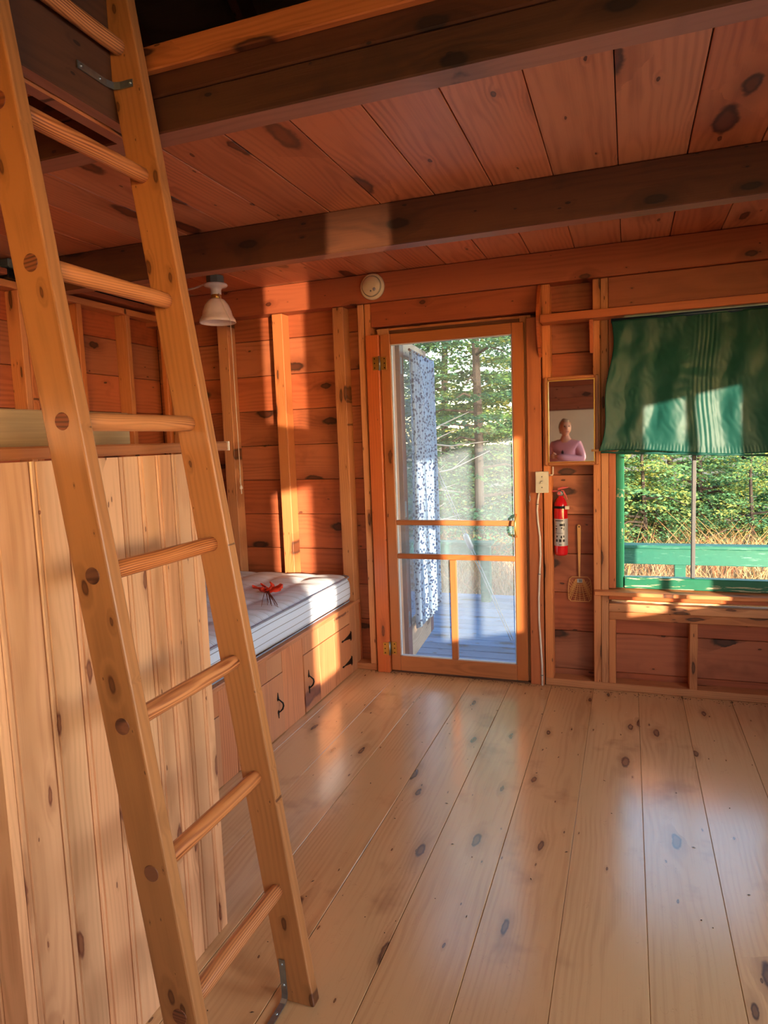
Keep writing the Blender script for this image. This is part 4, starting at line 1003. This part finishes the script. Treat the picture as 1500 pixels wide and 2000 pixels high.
E_ = [(0, 1), (1, 2), (2, 3), (3, 4), (4, 5), (0, 6), (6, 7), (7, 8), (8, 9), (0, 10), (10, 11), (11, 12), (12, 13)]
R_ = [(.15, .11), (.125, .095), (.14, .10), (.12, .08), (.05, .05), (.05, .05), .085, .055, .04, .035, .085, .055, .04, .035]
AR = []
for sx in (-1, 1):
    b = len(V); V += [(sx*.155, -.005, 1.285), (sx*.232, .03, 1.07), (sx*.03, .175+.015*sx, 1.085+.02*sx), (-sx*.085, .150+.03*sx, 1.105+.02*sx)]
    E_ += [(3, b), (b, b+1), (b+1, b+2), (b+2, b+3)]; R_ += [.052, .042, .032, .026]; AR.append(b)
body = skin('body', V, E_, R_, M_skin, wm, PM)
# head joined shape
bm = bmesh.new(); bmesh.ops.create_uvsphere(bm, u_segments=32, v_segments=24, radius=1)
for v in bm.verts:
    p = v.co.copy(); w = Vector((p.x*.074, p.y*.094, p.z*.112))
    if p.z < 0: w.x *= 1-.28*p.z*p.z; w.y *= (1-.16*p.z*p.z) if p.y > 0 else (1-.45*p.z*p.z)
    if p.y > .3:
        w.y += .020*math.exp(-((p.x)/.16)**2)*math.exp(-((p.z+.12)/.22)**2)      # nose
        w.y -= .010*math.exp(-((abs(p.x)-.38)/.16)**2)*math.exp(-((p.z-.12)/.14)**2)  # sockets
        w.y += .007*math.exp(-((p.x)/.28)**2)*math.exp(-((p.z+.52)/.10)**2)      # mouth
        w.y += .007*math.exp(-((p.x)/.25)**2)*math.exp(-((p.z+.85)/.14)**2)
    v.co = w
HM = PM @ T((0, .02, 1.485)) @ RZ(math.radians(-32)) @ RX(math.radians(6))
hd = finish(bm, 'head', M_skin, wm, HM, True)
for sx in (-1, 1):
    lathe('eye', [(0, .006), (.009, .003), (.011, 0)], M_eye, hd, HM @ T((sx*.029, .081, .014)) @ RX(-math.pi/2), 12)
    bm = bmesh.new(); bmesh.ops.create_uvsphere(bm, u_segments=12, v_segments=8, radius=1)
    for v in bm.verts: v.co = Vector((v.co.x*.010, v.co.y*.018, v.co.z*.030))
    finish(bm, 'ear', M_skin, hd, HM @ T((sx*.074, -.005, -.005)), True)
    finish(boxbm((.026, .006, .005), .002), 'eyebrow', M_hair, hd, HM @ T((sx*.029, .086, .036)))
finish(boxbm((.044, .008, .009), .004, 2), 'mouth', M_lip, hd, HM @ T((0, .094, -.058)))
bm = bmesh.new(); bmesh.ops.create_uvsphere(bm, u_segments=28, v_segments=20, radius=1)
for v in list(bm.verts):
    p = v.co.copy(); v.co = Vector((p.x*.083, p.y*.102-.006, p.z*.118+.006))
bmesh.ops.delete(bm, geom=[v for v in bm.verts if v.co.y > .035 and v.co.z < .078 - .25*(v.co.y-.035) or v.co.z < -.075], context='VERTS')
hr = finish(bm, 'hair', M_hair, wm, HM, True); q = hr.modifiers.new('s', 'SOLIDIFY'); q.thickness = .008
bm = bmesh.new(); bmesh.ops.create_uvsphere(bm, u_segments=16, v_segments=10, radius=.034); finish(bm, 'bun', M_hair, hr, HM @ T((0, -.068, .098)), True)
bm = bmesh.new(); bmesh.ops.create_uvsphere(bm, u_segments=16, v_segments=10, radius=.026); finish(bm, 'hair_tie', M_eye, hr, HM @ T((.004, -.078, .112)), True)
# sweater over torso and arms
V2 = [(0, 0, .84), (0, 0, .98), (0, .01, 1.13), (0, 0, 1.265), (0, .0, 1.335)]; E2 = [(0, 1), (1, 2), (2, 3), (3, 4)]
R2 = [(.180, .140), (.150, .120), (.165, .125), (.128, .090), (.060, .060)]
for sx in (-1, 1):
    b = len(V2); V2 += [(sx*.155, -.005, 1.262), (sx*.235, .03, 1.07), (sx*.03, .178+.015*sx, 1.085+.02*sx), (-sx*.060, .155+.03*sx, 1.102+.02*sx)]
    E2 += [(3, b), (b, b+1), (b+1, b+2), (b+2, b+3)]; R2 += [.072, .062, .048, .040]
skin('sweater', V2, E2, R2, M_knit, wm, PM)
skin('trousers', [(0, 0, .86), (-.09, 0, .78), (-.10, .01, .45), (-.10, -.02, .12), (.09, 0, .78), (.10, .01, .45), (.10, -.02, .12)], [(0, 1), (1, 2), (2, 3), (0, 4), (4, 5), (5, 6)], [(.165, .125), .10, .07, .055, .10, .07, .055], M_jean, wm, PM)
for sx in (-1, 1):
    hx0 = Vector((-sx*.085, .155+.03*sx, 1.105+.02*sx))
    for k in range(4):
        st = hx0+Vector((0, .0, .022-k*.015)); L = (.060, .068, .064, .050)[k]
        pts = [st, st+Vector((-sx*L*.5, .008, .002)), st+Vector((-sx*L*.85, -.004, 0)), st+Vector((-sx*L, -.022, 0))]
        finish(tubebm(bmesh.new(), pts, [.009, .0085, .008, .006], 8), 'finger', M_skin, body, PM, True)
    finish(tubebm(bmesh.new(), [hx0+Vector((sx*.015, .01, .02)), hx0+Vector((-sx*.012, .022, .040)), hx0+Vector((-sx*.03, .018, .052))], [.011, .010, .007], 8), 'thumb', M_skin, body, PM, True)
prism('pendant', [(0, -.045), (.017, -.015), (.015, .015), (0, .040), (-.015, .015), (-.017, -.015)], .004, M_ink, wm, PM @ T((.0, .148, 1.165)) @ RX(math.pi/2), .001)
